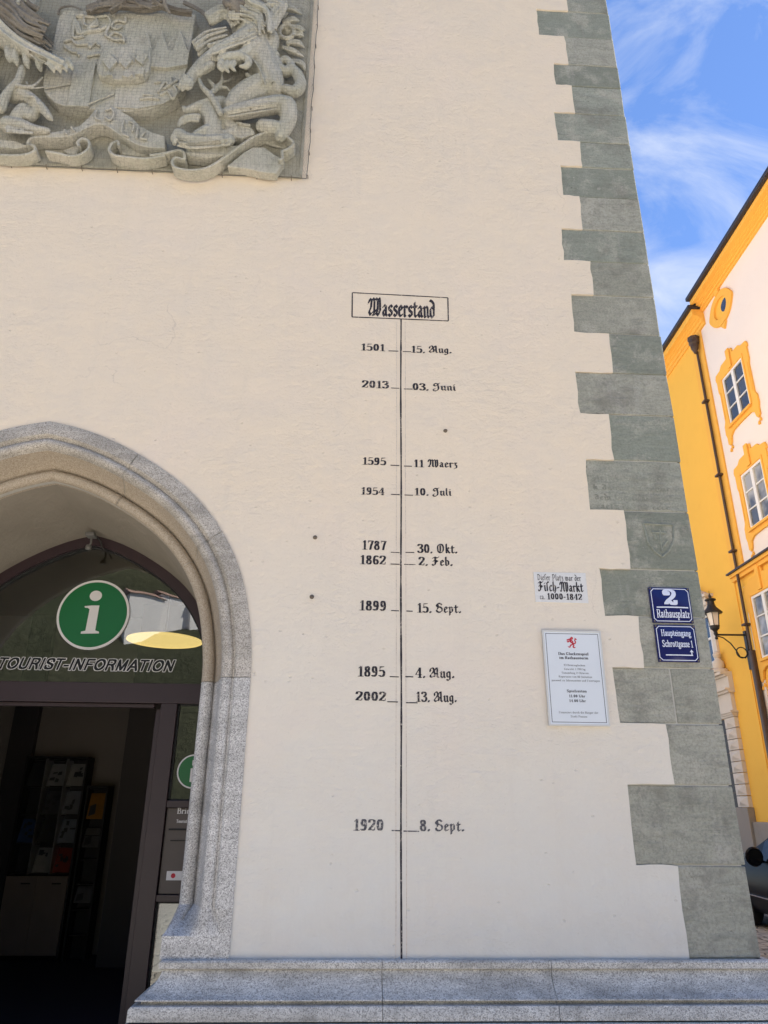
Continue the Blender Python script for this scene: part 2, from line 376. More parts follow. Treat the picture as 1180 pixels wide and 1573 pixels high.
ca_, sa_ = math.cos(R(38)), math.sin(R(38))
def turn(mb): mb.v = [(-54+(v[0]+54)*ca_+(v[1]+216)*sa_, -216-(v[0]+54)*sa_+(v[1]+216)*ca_, v[2]) for v in mb.v]
turn(mb); mb.build('wall', M['fort'], ft)
mb = MB()
for x0, x1, y, h in FB[:3]:
    mb.add([(x0-.5, y+.5, h), (x1+.5, y+.5, h), (x1+.5, y-9.5, h), (x0-.5, y-9.5, h), (x0, y-4.5, h+2), (x1, y-4.5, h+2)], [(0, 1, 5, 4), (2, 3, 4, 5), (0, 4, 3), (1, 2, 5)])
turn(mb); mb.build('roof', M['roof'], ft)

# ================================================================== the tower
CX, ZT, XL = 2.235, 12.0, -6.3            # corner, top, left end
AX = -2.02                                # axis of the portal
tower = thing('town_hall_tower', 'cream plastered town hall tower with grey-green corner stones, granite plinth and pointed portal', 'tower', (-2.0, 4.2, 0))
# ---- quoins: (left px, top py) of every course, measured on the wall
QP = [(862, -75), (826, 13.5), (869, 55), (852, 97), (879.5, 131), (853.4, 171.6), (892, 217), (862.3, 254), (891.5, 301), (863.6, 350.6), (908, 401), (878.5, 451.4),
      (937, 511.8), (885.4, 570.6), (936, 635.8), (901, 705), (960, 784), (923, 872.6), (982, 946.6), (944, 1024.5), (1026, 1111.6), (966, 1205.4), (1042.6, 1329.4)]
QZ = [W(x, y)[2] for x, y in QP]; QX = [W(x, y+8)[0] for x, y in QP]; QZ.append(.885)
zz = QZ[0]
for k in range(4):                       # courses above the picture
    QZ.insert(0, QZ[0]+.44); QX.insert(0, 1.72 if k % 2 else 1.52)
NQ = len(QX)
poly_r = []                               # stepped edge of the plaster, bottom to top
for k in range(NQ-1, -1, -1):
    zb, zt_ = QZ[k+1], QZ[k]; x = QX[k]
    nsub = 4
    for j in range(nsub+1):
        q = j/nsub; jx = rng.uniform(-.006, .006); jz = rng.uniform(-.004, .004) if j in (0, nsub) else 0
        poly_r.append((x+jx-.004, zb+(zt_-zb)*q+jz*(0 if k == NQ-1 and j == 0 else 1)))
    if k > 0:
        x2 = QX[k-1]
        for j in (1, 2): poly_r.append((x+(x2-x)*j/3, zt_+rng.uniform(-.006, .006)))
# outer curve of the portal, right half, apex to springing, then down the jamb
OUT = [(79.7, 647.6), (111.9, 654.5), (145.8, 665), (179.7, 679.5), (211.9, 696.5), (244, 716.4), (274.6, 738.5), (303, 764), (324, 789.5), (342.4, 816.4), (356.5, 842.5), (368, 870.7), (376.5, 901.2), (382, 935), (385, 969), (385.3, 1003), (384.7, 1040)]
A = [W(x, y, -.01) for x, y in OUT]; A = [(p[0], p[2]) for p in A]; A[0] = (AX, A[0][1])
A[-2] = (-.571, A[-2][1]); A[-1] = (-.571, A[-1][1])
def resample(P, n):
    P = np.array(P); d = np.r_[0, np.cumsum(np.hypot(*np.diff(P, axis=0).T))]; q = np.linspace(0, d[-1], n)
    return np.c_[np.interp(q, d, P[:, 0]), np.interp(q, d, P[:, 1])]
def smooth(P, it=2):
    P = P.copy()
    for _ in range(it): P[1:-1] = P[1:-1]*.5 + (P[:-2]+P[2:])*.25
    return P
ARC = smooth(resample(A, 49), 6)
SPR = ARC[-1, 1]
def offset_arc(u):
    T = np.gradient(ARC, axis=0); T /= np.hypot(T[:, 0], T[:, 1])[:, None]
    T[-3:] = (0, -1)
    N = np.c_[T[:, 1], -T[:, 0]]              # pointing inwards (left/down)
    Q = ARC + N*u
    # mitre at the axis
    k = int(np.argmax(Q[:, 0] > AX)); a, b = Q[max(k-1, 0)], Q[k]
    if k > 0:
        q = (AX-a[0])/(b[0]-a[0]+1e-9); Q = Q.copy(); z0 = a[1]+(b[1]-a[1])*q
        Q[:k] = (AX, z0)
    else:
        sl = (Q[1, 1]-Q[0, 1])/(Q[1, 0]-Q[0, 0]+1e-9); Q[0] = (AX, Q[0, 1]+sl*(AX-Q[0, 0]))
    return Q
full_outer = [tuple(p) for p in ARC]      # apex .. springing
left_outer = [(2*AX-p[0], p[1]) for p in full_outer]
poly = [(-.571, .885)]; poly = []
poly += [(XL, .885), (2*AX+.571, .885)] + left_outer[::-1][0:] + full_outer[1:] + [(-.571, .885)]
poly += poly_r
poly += [(QX[0], ZT), (XL, ZT)]
pl = []
for p in poly:
    if not pl or math.hypot(p[0]-pl[-1][0], p[1]-pl[-1][1]) > 1e-4: pl.append(p)
mb = MB(); mb.wall(pl, 0.0, .016)
mb.build('wall', M['plaster'], tower, fixn=True)
mb = MB()
mb.box(CX-.12, CX-.012, .3, 8.6, .6, ZT); mb.box(XL, XL+.12, .05, 8.6, 0, ZT); mb.box(XL+.12, CX-.12, 8.45, 8.58, 0, ZT); mb.box(XL+.12, CX-.12, .05, 8.45, ZT-.2, ZT-.02)
mb.build('side_wall', M['plaster'], tower)
mb = MB(); mb.box(1.1, CX-.02, .0165, .25, .6, ZT); mb.build('mortar_bed', M['mortar'], tower)
quoins = []
for k in range(NQ):
    zb, zt_ = QZ[k+1]+.0035, QZ[k]-.0035; long_ = QX[k] < (QX[k-1] if k else 9)
    d = .55 if long_ else .95; y0 = .009+rng.uniform(-.003, .003)
    def blk(x0, x1):
        mb = MB(); nx, nz_ = 5, 4; vs = []
        c = [(x0, y0, zb), (x1, y0, zb), (x1, d, zb), (x0, d, zb), (x0, y0, zt_), (x1, y0, zt_), (x1, d, zt_), (x0, d, zt_)]
        mb.hexa([(p[0]+(rng.uniform(-.004, .004) if p[0] == CX else 0), p[1], p[2]) for p in c])
        return mb.build('quoin', M['quoin'], tower, bevel=.006)
    k_ = k-4
    if k_ == 19:
        xm = W(1034.7, 1060)[0]; blk(QX[k]-.02, xm-.004); quoins.append(blk(xm+.004, CX))
    else: quoins.append(blk(QX[k]-.02, CX))
quoins[4+15]['label'] = 'corner stone with a worn carved inscription'; quoins[4+16]['label'] = 'corner stone with a carved shield'

# ---- portal mouldings
def torus(cx_, cy_, r, a0, a1, n): return [(cx_+r*math.cos(R(a)), cy_+r*math.sin(R(a))) for a in np.linspace(a0, a1, n)]
PA = [(0, .05), (0, -.012), (.006, -.014), (.10, -.012), (.108, -.006), (.116, .012), (.126, .014)]
PA += torus(.165, .034, .042, 200, 330, 7)
PA += [(.212, .045), (.222, .075), (.238, .125), (.255, .165), (.272, .195), (.283, .212), (.288, .225)]
PA += torus(.333, .215, .043, 165, 375, 10)
PA += [(.372, .25), (.375, .275)]
KU = .865; PA = [(u*KU, v) for u, v in PA]
PB = []                                   # plain base block with the same number of points
nA = len(PA)
for i in range(nA):
    q = i/(nA-1)
    PB.append((0, .05) if i == 0 else ((0, -.014) if i == 1 else (min(.352, (i-1)/(nA-9)*.352), -.014) if i <= nA-8 else (.352+.006*min(1, (i-(nA-8))/2), -.014+(i-(nA-8))/7*.29)))
portal = MB().build('portal', M['granite'], tower)
OFF = {round(u, 4): offset_arc(u) for u, v in PA}
def loft(rows_t, prof, back):              # rows along the arc (indices as floats)
    rows = []
    for tt in rows_t:
        i = int(min(math.floor(tt), len(ARC)-2)); f = tt-i
        rows.append([((OFF[round(u, 4)][i]*(1-f)+OFF[round(u, 4)][i+1]*f), v) for u, v in prof])
    return [[(p[0], v+back, p[1]) for p, v in r] for r in rows]
MIR = lambda rows: [[(2*AX-p[0], p[1], p[2]) for p in r] for r in rows]
def idx_at(px, py):
    p = W(px, py, 0); d = np.hypot(ARC[:, 0]-p[0], ARC[:, 1]-p[2]); return float(np.argmin(d))
JO = [idx_at(212, 697), idx_at(343, 817)]
segs = [(0.0, JO[0]-.06), (JO[0]+.06, JO[1]-.05), (JO[1]+.05, 48.0)]
names = [M['granite_warm'], M['granite_warm'], M['granite_warm']]
gsplit = next(i for i, p in enumerate(PA) if p[0] >= .212*KU)
for a, b in segs:
    ts = [a] + [float(i) for i in range(int(a)+1, int(math.ceil(b)))] + [b]
    rows = loft(ts, PA, 0)
    for rr in (rows, MIR(rows)):
        mb = MB(); mb.grid([r[:gsplit+1] for r in rr]); mb.cm = 1; mb.grid([r[gsplit:] for r in rr])
        mb.build('voussoir', [M['granite_arch'], M['granite_warm']], portal, smooth=True)
rows = loft([float(i) for i in range(49)], PA, .012)
for rr in (rows, MIR(rows)):
    mb = MB(); mb.grid(rr); mb.build('joint_mortar', M['mortar'], portal, smooth=True)
def jamb(rr, name, mt):
    mb = MB(); mb.grid(rr); mb.build(name, mt, portal, smooth=True)
XO = -.571
jr = [[(XO-u, v, z) for u, v in PA] for z in (SPR-.004, 1.9, 1.5, 1.115)]
PM = [(a[0]*.45+b[0]*.55, a[1]*.45+b[1]*.55) for a, b in zip(PA, PB)]
bl = [[(XO-u, v, z) for u, v in P_] for z, P_ in ((1.115, PA), (1.05, PM), (.99, PB), (.984, PB), (.884, PB))]
for fl in (lambda r: r, MIR):
    jamb(fl(jr), 'jamb', M['granite']); jamb(fl(bl), 'jamb_base', M['granite'])
# reveal (soffit) going back to the door
DY = 1.15
def off_any(u):
    if round(u, 4) not in OFF: OFF[round(u, 4)] = offset_arc(u)
    return OFF[round(u, 4)]
rv = []
for (u, v) in ((.3235, .272), (.345, .42), (.37, .8), (.385, DY+.2)):
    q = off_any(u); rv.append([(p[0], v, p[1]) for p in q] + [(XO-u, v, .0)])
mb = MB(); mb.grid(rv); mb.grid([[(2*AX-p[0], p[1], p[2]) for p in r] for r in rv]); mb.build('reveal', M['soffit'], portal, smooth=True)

# ---- plinth: moulded profile swept round the front, returned at the doorway and at the corner
PP = [(.002, .886), (.040, .884), (.047, .876), (.047, .850), (.026, .842), (.032, .832), (.040, .812), (.056, .785), (.084, .757), (.112, .738), (.128, .731), (.130, .726), (.100, .720), (.100, .709), (.142, .706), (.150, .695), (.152, .645)]
PL = [(.146, .638), (.160, .636), (.163, .630), (.166, .22), (.166, -.02)]
def plinth(prof, x0, x1, left_ret, right_ret, name, yb=8.3):
    # path corners seen from above with outward offset e
    rows = []
    if left_ret: rows.append([(x0-e, DY-.05, z) for e, z in prof]); rows.append([(x0-e, -e, z) for e, z in prof])
    else: rows.append([(x0, .05, z) for e, z in prof]); rows.append([(x0, -e, z) for e, z in prof])
    if right_ret: rows.append([(x1+e, -e, z) for e, z in prof]); rows.append([(x1+e, yb, z) for e, z in prof])
    else: rows.append([(x1, -e, z) for e, z in prof]); rows.append([(x1, .05, z) for e, z in prof])
    mb = MB(); mb.grid(rows); mb.build('plinth_stone', M['granite_plinth'], tower, smooth=True)
XB = -.87
xj = [XB, W(587.7, 1510, -.1)[0], W(853, 1510, -.1)[0], CX]
for i in range(3): plinth(PP, xj[i]+(.0015 if i else 0), xj[i+1]-(.0015 if i < 2 else 0), i == 0, i == 2, 'p')
xk = [XB, -.55, W(640, 1566, -.16)[0], W(925, 1566, -.16)[0], CX]
for i in range(4): plinth(PL, xk[i]+(.0015 if i else 0), xk[i+1]-(.0015 if i < 3 else 0), i == 0, i == 3, 'p')
plinth(PP, XL, 2*AX-XB-.06, False, True, 'p', DY-.05); plinth(PL, XL, 2*AX-XB-.06, False, True, 'p', DY-.05)
mb = MB(); mb.box(XB+.0, CX-.01, -.11, .012, 0, .70); mb.box(XB+.01, CX-.01, -.025, .012, .70, .878); mb.box(XB+.0, XB+.3, .012, DY, 0, .878); mb.build('plinth_core', M['mortar'], tower)
mb = MB(); mb.box(XL, 2*AX-XB-.07, -.1, .012, 0, .70); mb.box(XL, 2*AX-XB-.07, -.02, .012, .7, .878)
mb.build('plinth_core', M['mortar'], tower)

# ---- glazed entrance
entr = MB().build('glazed_entrance', M['frame'], tower)
UF = .385
q0, q1 = off_any(UF), off_any(.475)
def archband(ua, ub, y0, y1, z_low, name, mt, par):
    a, b = off_any(ua), off_any(ub); mb = MB()
    for s_ in (0, 1):
        f = (lambda x: x) if not s_ else (lambda x: 2*AX-x)
        rows = []
        A_ = [tuple(p) for p in a]+[(XO-ua, z_low)]; B_ = [tuple(p) for p in b]+[(XO-ub, z_low)]
        for (p, r) in zip(A_, B_): rows.append([(f(p[0]), y1, p[1]), (f(p[0]), y0, p[1]), (f(r[0]), y0, r[1]), (f(r[0]), y1, r[1])])
        mb.grid(rows)
    return mb.build(name, mt, par)
archband(UF-.03, .455, DY-.02, DY+.06, 0.02, 'arch_frame', M['frame'], entr)
archband(.455, .467, DY+.005, DY+.05, 2.45, 'gasket', M['gasket'], entr)
ZTR0, ZTR1 = 2.309, 2.452
mxl, mxr = -1.350, -1.232
def mirx(x0, x1): return (2*AX-x1, 2*AX-x0)
mb = MB(); hw = -XO+.455
mb.box(2*AX+hw, -hw, DY-.015, DY+.075, ZTR0, ZTR1); o = mb.build('transom', M['frame'], entr, bevel=.004)
for a, b in ((mxl, mxr), mirx(mxl, mxr)):
    mb = MB(); mb.box(a, b, DY-.016, DY+.08, .02, ZTR0-.001); mb.build('mullion', M['frame'], entr, bevel=.004)
for a, b in ((mxr, -hw), mirx(mxr, -hw)):
    for z0, z1 in ((1.607, 1.653), (1.026, 1.069), (.06, .14)):
        mb = MB(); mb.box(a+.0005, b-.0005, DY-.012, DY+.07, z0, z1); mb.build('glazing_bar', M['frame'], entr, bevel=.003)
    for z0, z1 in ((1.653, ZTR0), (.14, 1.026)):
        mb = MB(); mb.box(a+.002, b, DY+.024, DY+.032, z0, z1); mb.build('side_pane', M['glass'], entr)
        mb = MB()
        for e in ((a+.0005, a+.013, z0, z1), (a, b, z0-.0, z0+.011), (a, b, z1-.011, z1)): mb.box(e[0], e[1], DY+.012, DY+.04, e[2], e[3])
        mb.build('gasket', M['gasket'], entr)
    # inner edge of the stacked sliding leaf
a = mxl
mb = MB(); mb.box(a-.055, a-.002, DY+.085, DY+.125, .03, ZTR0-.03); mb.box(2*AX-a+.055, a-.055, DY+.02, DY+.06, ZTR0-.028, ZTR0-.002); mb.build('door_leaf_edge', M['frame'], entr, bevel=.003)
tp = off_any(.458)
poly = [(2*AX-p[0], p[1]) for p in tp[::-1]] + [tuple(p) for p in tp[1:]]
pp = []
for p in poly:
    if p[1] > ZTR1-.01 and (not pp or math.hypot(p[0]-pp[-1][0], p[1]-pp[-1][1]) > 1e-3): pp.append(p)
pp = [(pp[0][0], ZTR1-.005)] + pp + [(pp[-1][0], ZTR1-.005)]
mb = MB(); mb.wall(pp, DY+.03, DY+.036); mb.build('transom_pane', M['glass'], entr)

# ---- the room behind the door
room = MB().build('interior', M['room'], tower)
def rbox(name, mt, *b):
    mb = MB(); mb.box(*b); return mb.build(name, mt, room)
rbox('interior_floor', M['carpet'], -6.1, .3, DY-.2, 5.5, -.02, .06)
rbox('interior_wall', M['room'], -6.1, .3, 5.35, 5.45, .06, 3.95); rbox('interior_wall', M['room'], -6.2, -6.1, DY+.1, 5.4, .06, 3.95); rbox('interior_wall', M['room'], -.3, -.2, DY+.1, 5.4, .06, 3.95)
rbox('interior_ceiling', M['room_dark'], -6.2, .3, DY+.21, 5.5, 3.95, 4.05)
rbox('pillar', M['room_dark'], -2.55, -1.5, 4.6, 5.34, .06, 3.94)
rbox('pilaster_strip', M['room_dark'], -4.15, -3.85, 5.25, 5.349, .06, 3.94)

# ================================================================== lettering: broad-nib strokes
# glyph: width | strokes; '~' smooth curve, '-' thin pen, coordinates in hundredths of cap height
ROMAN = {
'0': '56|~@28,50 16 46', '1': '46|26,0 26,98;-26,97 9,80;-4,2 46,2',
'2': '56|~9,72 12,90 27,97 44,88 46,72 36,48 18,24 9,6;-8,6 30,6 48,8;-48,6 50,26;-14,12 40,3', '3': '54|~9,78 14,93 27,97 42,88 42,68 27,53;~27,53 45,42 46,18 30,2 14,6 8,20',
'4': '58|39,0 39,98;-37,97 4,30;-4,30 54,30;-24,2 52,2', '5': '54|-12,97 44,97;-12,90 44,97;-12,97 11,54;~11,54 26,62 42,52 46,30 38,8 22,2 8,12',
'6': '56|~44,86 32,97 18,84 12,50 14,18 28,2 42,14 44,34 34,54 20,52 13,40', '7': '52|-7,97 47,97;-7,90 47,97;47,97 33,50 25,0;-7,96 7,76',
'8': '56|~@28,75 13 21;~@28,26 16 25', '9': '56|~@27,68 14 29;~41,68 42,40 36,14 22,2 9,12',
'.': '24|10,4 14,4;10,11 14,11', ',': '24|12,6 6,-12', '-': '34|-4,36 30,36;-4,40 30,40', ' ': '26|', ':': '24|10,10 14,10;10,50 14,50',
'R': '70|14,0 14,98;-2,2 28,2;-2,97 16,97;~14,97 40,97 52,86 52,62 38,50 14,50;36,50 56,4;-50,2 68,2',
'H': '78|14,0 14,98;60,0 60,98;-14,50 60,50;-2,2 28,2;-2,97 28,97;-48,2 74,2;-48,97 74,97', 'S': '60|~48,80 42,95 26,97 12,84 16,62 40,42 50,24 40,4 22,2 9,20;-48,98 48,74;-9,2 9,26',
'D': '74|14,0 14,98;-2,2 30,2;-2,97 30,97;~28,97 52,92 62,66 62,34 52,8 28,2', 'G': '74|~58,78 46,96 30,97 14,78 10,48 16,16 34,2 52,10 58,36;-44,38 70,38;-58,98 58,74',
'T': '64|32,0 32,98;-4,97 60,97;-4,97 4,74;-60,97 60,74;-18,2 46,2', 'U': '74|14,97 14,30 22,6 38,2 52,10 60,34;-60,34 60,97;-2,97 26,97;-50,97 70,97',
'F': '60|14,0 14,98;-2,2 30,2;-2,97 56,97;-56,97 56,74;-14,50 40,50', 'B': '66|14,0 14,98;-2,2 20,2;-2,97 20,97;~14,97 42,95 48,76 40,54 14,52;~36,52 56,42 56,14 42,3 14,2',
'M': '90|-12,0 12,97;12,97 44,4;-44,4 76,97;76,0 76,98;-2,2 22,2;-62,2 90,2', 'P': '62|14,0 14,98;-2,2 28,2;-2,97 16,97;~14,97 42,96 54,82 52,58 40,46 14,46', 'J': '44|28,97 28,18 18,2 6,10;-14,97 42,97',
'I': '40|18,0 18,98;-4,2 32,2;-4,97 32,97', 'O': '76|~@38,50 26 47', 'V': '70|12,97 36,4;-36,4 60,97;-2,97 24,97;-50,97 70,97',
'a': '50|~10,50 16,62 30,62 36,50 36,14 40,4 48,6;~36,38 20,34 10,22 12,6 22,2 36,14', 'b': '56|12,98 12,4;~12,48 24,62 38,56 46,32 38,8 24,2 12,14;-2,96 12,98', 'c': '46|~40,50 34,61 20,60 10,46 10,18 20,3 34,4 42,16',
'd': '58|42,98 42,4;~42,48 30,62 16,56 10,32 16,8 28,2 42,14;-32,96 42,98;-42,3 54,3', 'e': '48|-10,36 42,36;~42,36 38,56 26,63 14,54 10,30 16,8 28,2 42,14', 'f': '34|14,2 14,80;~14,78 20,96 32,94;-2,62 30,62;-4,2 26,2',
'g': '52|~@24,42 14 20;~14,26 8,14 20,6 38,4 44,-10 34,-24 14,-24 6,-12 16,2;-36,56 50,62', 'h': '58|13,98 13,2;~13,46 26,62 40,58 44,44;44,44 44,2;-2,96 13,98;-2,2 26,2;-32,2 56,2',
'i': '30|15,62 15,2;-4,61 15,62;-3,2 28,2;13,84 17,84', 'k': '56|13,98 13,2;-13,26 40,60;24,36 44,4;-2,2 26,2;-34,2 56,2;-28,61 52,61;-2,96 13,98', 'l': '30|14,98 14,2;-2,96 14,98;-2,2 28,2',
'm': '86|13,62 13,2;~13,46 24,62 38,58 42,46;42,46 42,2;~42,46 54,62 66,58 71,46;71,46 71,2;-2,61 13,62;-2,2 26,2;-30,2 54,2;-60,2 84,2', 'n': '58|13,62 13,2;~13,46 26,62 40,58 44,44;44,44 44,2;-2,61 13,62;-2,2 26,2;-32,2 56,2',
'o': '52|~@26,32 16 30', 'p': '56|13,62 13,-26;~13,48 26,62 40,56 46,32 40,8 26,2 13,14;-2,61 13,62;-2,-26 26,-26', 'r': '42|13,62 13,2;~13,44 22,58 34,62 38,54;-2,61 13,62;-2,2 26,2', 's': '44|~36,50 30,61 18,61 10,50 16,38 32,26 38,14 28,2 14,3 7,14',
't': '36|16,80 16,14 22,3 34,8;-4,62 32,62', 'u': '58|13,62 13,18 22,3 34,6 44,20;44,62 44,2;-2,61 13,62;-34,61 44,62;-44,3 56,3', 'w': '74|8,61 22,4;-22,4 36,56;34,60 50,4;-50,4 64,61;-2,61 18,61;-54,61 74,61',
'z': '46|-6,61 38,61;38,60 8,4;-6,3 40,3;-40,3 42,18;-7,61 6,46', 'v': '52|8,61 26,4;-26,4 44,61;-2,61 18,61;-34,61 52,61', 'B_': '', 'ü': '58|13,62 13,18 22,3 34,6 44,20;44,62 44,2;-2,61 13,62;-34,61 44,62;18,84 20,84;38,84 40,84', 'ä': '50|~10,50 16,62 30,62 36,50 36,14 40,4 48,6;~36,38 20,34 10,22 12,6 22,2 36,14;14,84 16,84;32,84 34,84',
}
BLACK = {
' ': '28|', '.': '24|8,3 16,3;8,10 16,10', '-': '34|4,34 28,40', '~': '36|4,36 12,42 22,34 32,40',
'W': '108|4,72 14,92 26,84 22,44 8,18 18,2 34,16;24,84 38,96 48,86 48,14 36,2;48,86 62,96 74,88 74,30;74,88 86,98 92,80 94,30 78,2 62,14 48,4;60,30 74,20', 'A': '84|~6,60 8,84 26,96 36,78 24,46 6,20 14,2 34,12;36,78 44,30 44,10;44,70 58,96 66,86 66,12 76,0;44,42 66,34;-52,94 70,98',
'J': '64|~8,66 18,92 44,90 58,98;~40,92 46,60 48,20 36,-8 14,-14 4,4 16,16;~12,66 22,56 36,66', 'M': '104|~6,70 12,94 24,92 28,60 20,20 8,6 20,2;28,78 40,96 48,84 48,8 56,2;48,78 62,96 72,88 74,60 74,10 84,0;~74,84 88,94 92,70 92,20 80,-6',
'O': '72|~34,96 12,80 10,24 30,2 54,14 60,60 48,92 30,90;32,86 32,14', 'F': '66|~8,84 26,96 44,86 60,98;~28,92 30,50 28,12 12,0 4,10;~12,50 34,56 52,46;38,50 44,38', 'S': '66|~54,82 40,96 18,92 8,74 18,60 40,56 56,40 54,14 36,2 14,8 8,24;~18,92 22,60 18,36', 'D': '66|10,92 34,90 54,70 54,24 38,4 12,8;16,90 16,12', 'P': '68|8,90 20,96 20,-10;20,88 40,98 52,84 52,44 38,34 20,42',
'a': '44|9,50 18,60 30,52 30,9 38,1;30,37 14,31 9,20 11,8 18,2 30,10', 'b': '44|10,98 10,9 20,1 34,11 34,47 23,59 10,48', 'c': '38|33,52 21,60 10,48 10,10 19,1 33,9', 'd': '46|~8,96 22,92 36,74 36,40;36,52 36,11 24,1 10,10 10,46 22,59 35,50', 'e': '40|10,30 31,42 31,52 20,60 10,50 10,10 19,1 34,10',
'f': '36|33,92 22,97 13,86 13,2;3,58 30,60', 'g': '44|31,52 20,60 9,50 9,14 19,6 31,14;25,60 33,54 33,-14 20,-26 6,-18', 'h': '46|11,98 11,4 17,1;11,46 26,60 34,50 34,8 24,-16', 'i': '26|5,54 13,58 13,9 21,1;10,78 16,84', 'k': '46|11,98 11,4 17,1;11,38 28,60 36,52 20,36 34,8 42,1', 'l': '26|11,98 11,9 20,1',
'm': '72|4,54 12,58 12,4 18,1;12,46 27,60 36,52 36,4 42,1;36,46 51,60 60,52 60,9 68,1', 'n': '48|4,54 12,58 12,4 18,1;12,46 27,60 36,52 36,9 44,1', 'o': '44|20,60 10,48 10,12 20,1 34,12 34,48 22,60', 'p': '48|4,54 13,60 13,-26;13,48 27,60 36,49 36,12 24,1 13,8', 'r': '36|4,54 12,58 12,4 18,1;12,46 25,59 34,52', 's': '40|34,52 24,60 11,52 12,38 32,24 32,9 20,1 8,9', 'ſ': '32|32,90 22,97 12,86 12,2', 't': '36|15,80 15,9 23,1 33,9;4,57 32,59',
'u': '48|4,54 11,58 11,10 20,1 35,11;28,58 36,56 36,9 44,1', 'v': '44|4,54 11,58 11,10 20,1 34,14 34,48 22,60', 'w': '66|4,58 11,58 11,10 20,1 33,11;26,60 33,56 33,10 42,1 55,12 55,46 44,60', 'z': '40|7,58 30,58 16,36 32,24 28,-6 8,-18', 'j': '26|5,54 13,58 13,-12 4,-22',
}
def catmull(P, n=6):
    P = [np.array(p, float) for p in P]; out = []
    Q = [2*P[0]-P[1]] + P + [2*P[-1]-P[-2]]
    for i in range(1, len(Q)-2):
        a, b, c, d = Q[i-1], Q[i], Q[i+1], Q[i+2]
        for t_ in np.linspace(0, 1, n, endpoint=False):
            out.append(.5*((2*b)+(c-a)*t_+(2*a-5*b+4*c-d)*t_**2+(3*b-a-3*c+d)*t_**3))
    return out+[P[-1]]
def hull(pts):
    pts = sorted(set((round(p[0], 6), round(p[1], 6)) for p in pts))
    def half(ps):
        h = []
        for p in ps:
            while len(h) >= 2 and (h[-1][0]-h[-2][0])*(p[1]-h[-2][1])-(h[-1][1]-h[-2][1])*(p[0]-h[-2][0]) <= 0: h.pop()
            h.append(p)
        return h
    a = half(pts); b = half(pts[::-1]); return a[:-1]+b[:-1]
def glyph_hulls(spec, nibw, nibt, ang, thin):
    wd, st = spec.split('|'); out = []
    for s_ in st.split(';'):
        if not s_: continue
        th = s_[0] == '-' ; sm = s_[0] == '~'
        if th or sm: s_ = s_[1:]
        if s_[0] == '@':
            c, rx, ry = s_[1:].split(' '); cx_, cy_ = map(float, c.split(',')); rx, ry = float(rx), float(ry)
            P = [np.array((cx_+rx*math.cos(a), cy_+ry*math.sin(a))) for a in np.linspace(0, 2*math.pi, 25)]
        else:
            P = [np.array(tuple(map(float, q.split(',')))) for q in s_.split(' ')]
            if sm: P = catmull(P)
        w_, t_ = (thin, nibt) if th else (nibw, nibt)
        ca, sa = math.cos(R(ang)), math.sin(R(ang))
        nib = [np.array((ca*w_/2*i-sa*t_/2*j, sa*w_/2*i+ca*t_/2*j)) for i in (-1, 1) for j in (-1, 1)]
        for a, b in zip(P[:-1], P[1:]): out.append(hull([a+q for q in nib]+[b+q for q in nib]))
    return float(wd), out
FONTS = {'roman': (ROMAN, 19, 5.5, 0, 5.5), 'romanlight': (ROMAN, 11, 4.0, 0, 4.0), 'black': (BLACK, 15.5, 5.2, 42, 6), 'blackbold': (BLACK, 17, 6.0, 42, 6), 'blacklight': (BLACK, 10.5, 4.5, 42, 5)}
def text_hulls(txt, font, space=5, digits='roman'):
    F, nw, nt, an, thn = FONTS[font]; x = 0; out = []
    for ch in txt:
        g, a = F, (nw, nt, an, thn)
        if ch not in F: g = ROMAN; a = (19, 5.5, 0, 5.5) if digits == 'roman' else (nw, nt, 20, thn)
        wd, hs = glyph_hulls(g[ch], *a)
        out += [[(p[0]+x, p[1]) for p in h] for h in hs]; x += wd+space
    xs_ = [p[0] for h in out for p in h]; return out, min(xs_), max(xs_)
def put_text(mb, txt, font, x0, x1, zb, cap, y, jit=0.0, step=2e-5, **k):
    hs, a, b = text_hulls(txt, font, **k); sx = (x1-x0)/(b-a); sz = cap/98.0
    for i, h in enumerate(hs):
        yy = y-(i % 24)*step
        mb.add([(x0+(p[0]-a)*sx+rng.normal()*jit, yy, zb+p[1]*sz+rng.normal()*jit) for p in h], [tuple(range(len(h)))])
def px_text(mb, txt, font, pl_, pr_, ptop, pbase, y, **k):
    a = W(pl_, pbase, y); b = W(pr_, pbase, y); c_ = W((pl_+pr_)/2, (ptop+pbase)/2 - (pbase-ptop)/2, y); d_ = W((pl_+pr_)/2, pbase, y)
    put_text(mb, txt, font, a[0], b[0], d_[2], c_[2]-d_[2], y, **k)

# ================================================================== painted flood gauge
gauge = thing('flood_gauge', 'black painted flood level scale with years and dates on the plaster wall', 'flood gauge', tuple(W(616.5, 1474)))
gy = -.0012
def strip(mb, P, wd, y, wob=0.0):           # thin painted line through wall points
    P = np.array(P, float); n = max(2, int(np.hypot(*(P[-1]-P[0]))/.05)); Q = resample(P, n); L_, R_ = [], []
    d = Q[-1]-Q[0]; d = d/np.hypot(*d); nr = np.array((-d[1], d[0])); ph = rng.uniform(0, 9)
    for i, q in enumerate(Q):
        ww = wd*(1+.25*math.sin(i*.9+ph)*wob+.2*rng.normal()*wob)/2; c_ = q+nr*math.sin(i*.23+ph)*wd*.25*wob
        L_.append((c_[0]+nr[0]*ww, y, c_[1]+nr[1]*ww)); R_.append((c_[0]-nr[0]*ww, y, c_[1]-nr[1]*ww))
    mb.grid([L_, R_])
def wp(px, py): p = W(px, py, gy); return (p[0], p[2])
mb = MB(); strip(mb, [wp(616, 489.5), wp(616.5, 1474)], .0105, gy, .5); mb.build('gauge_line', M['ink'], gauge, fixn=False)
mb = MB()
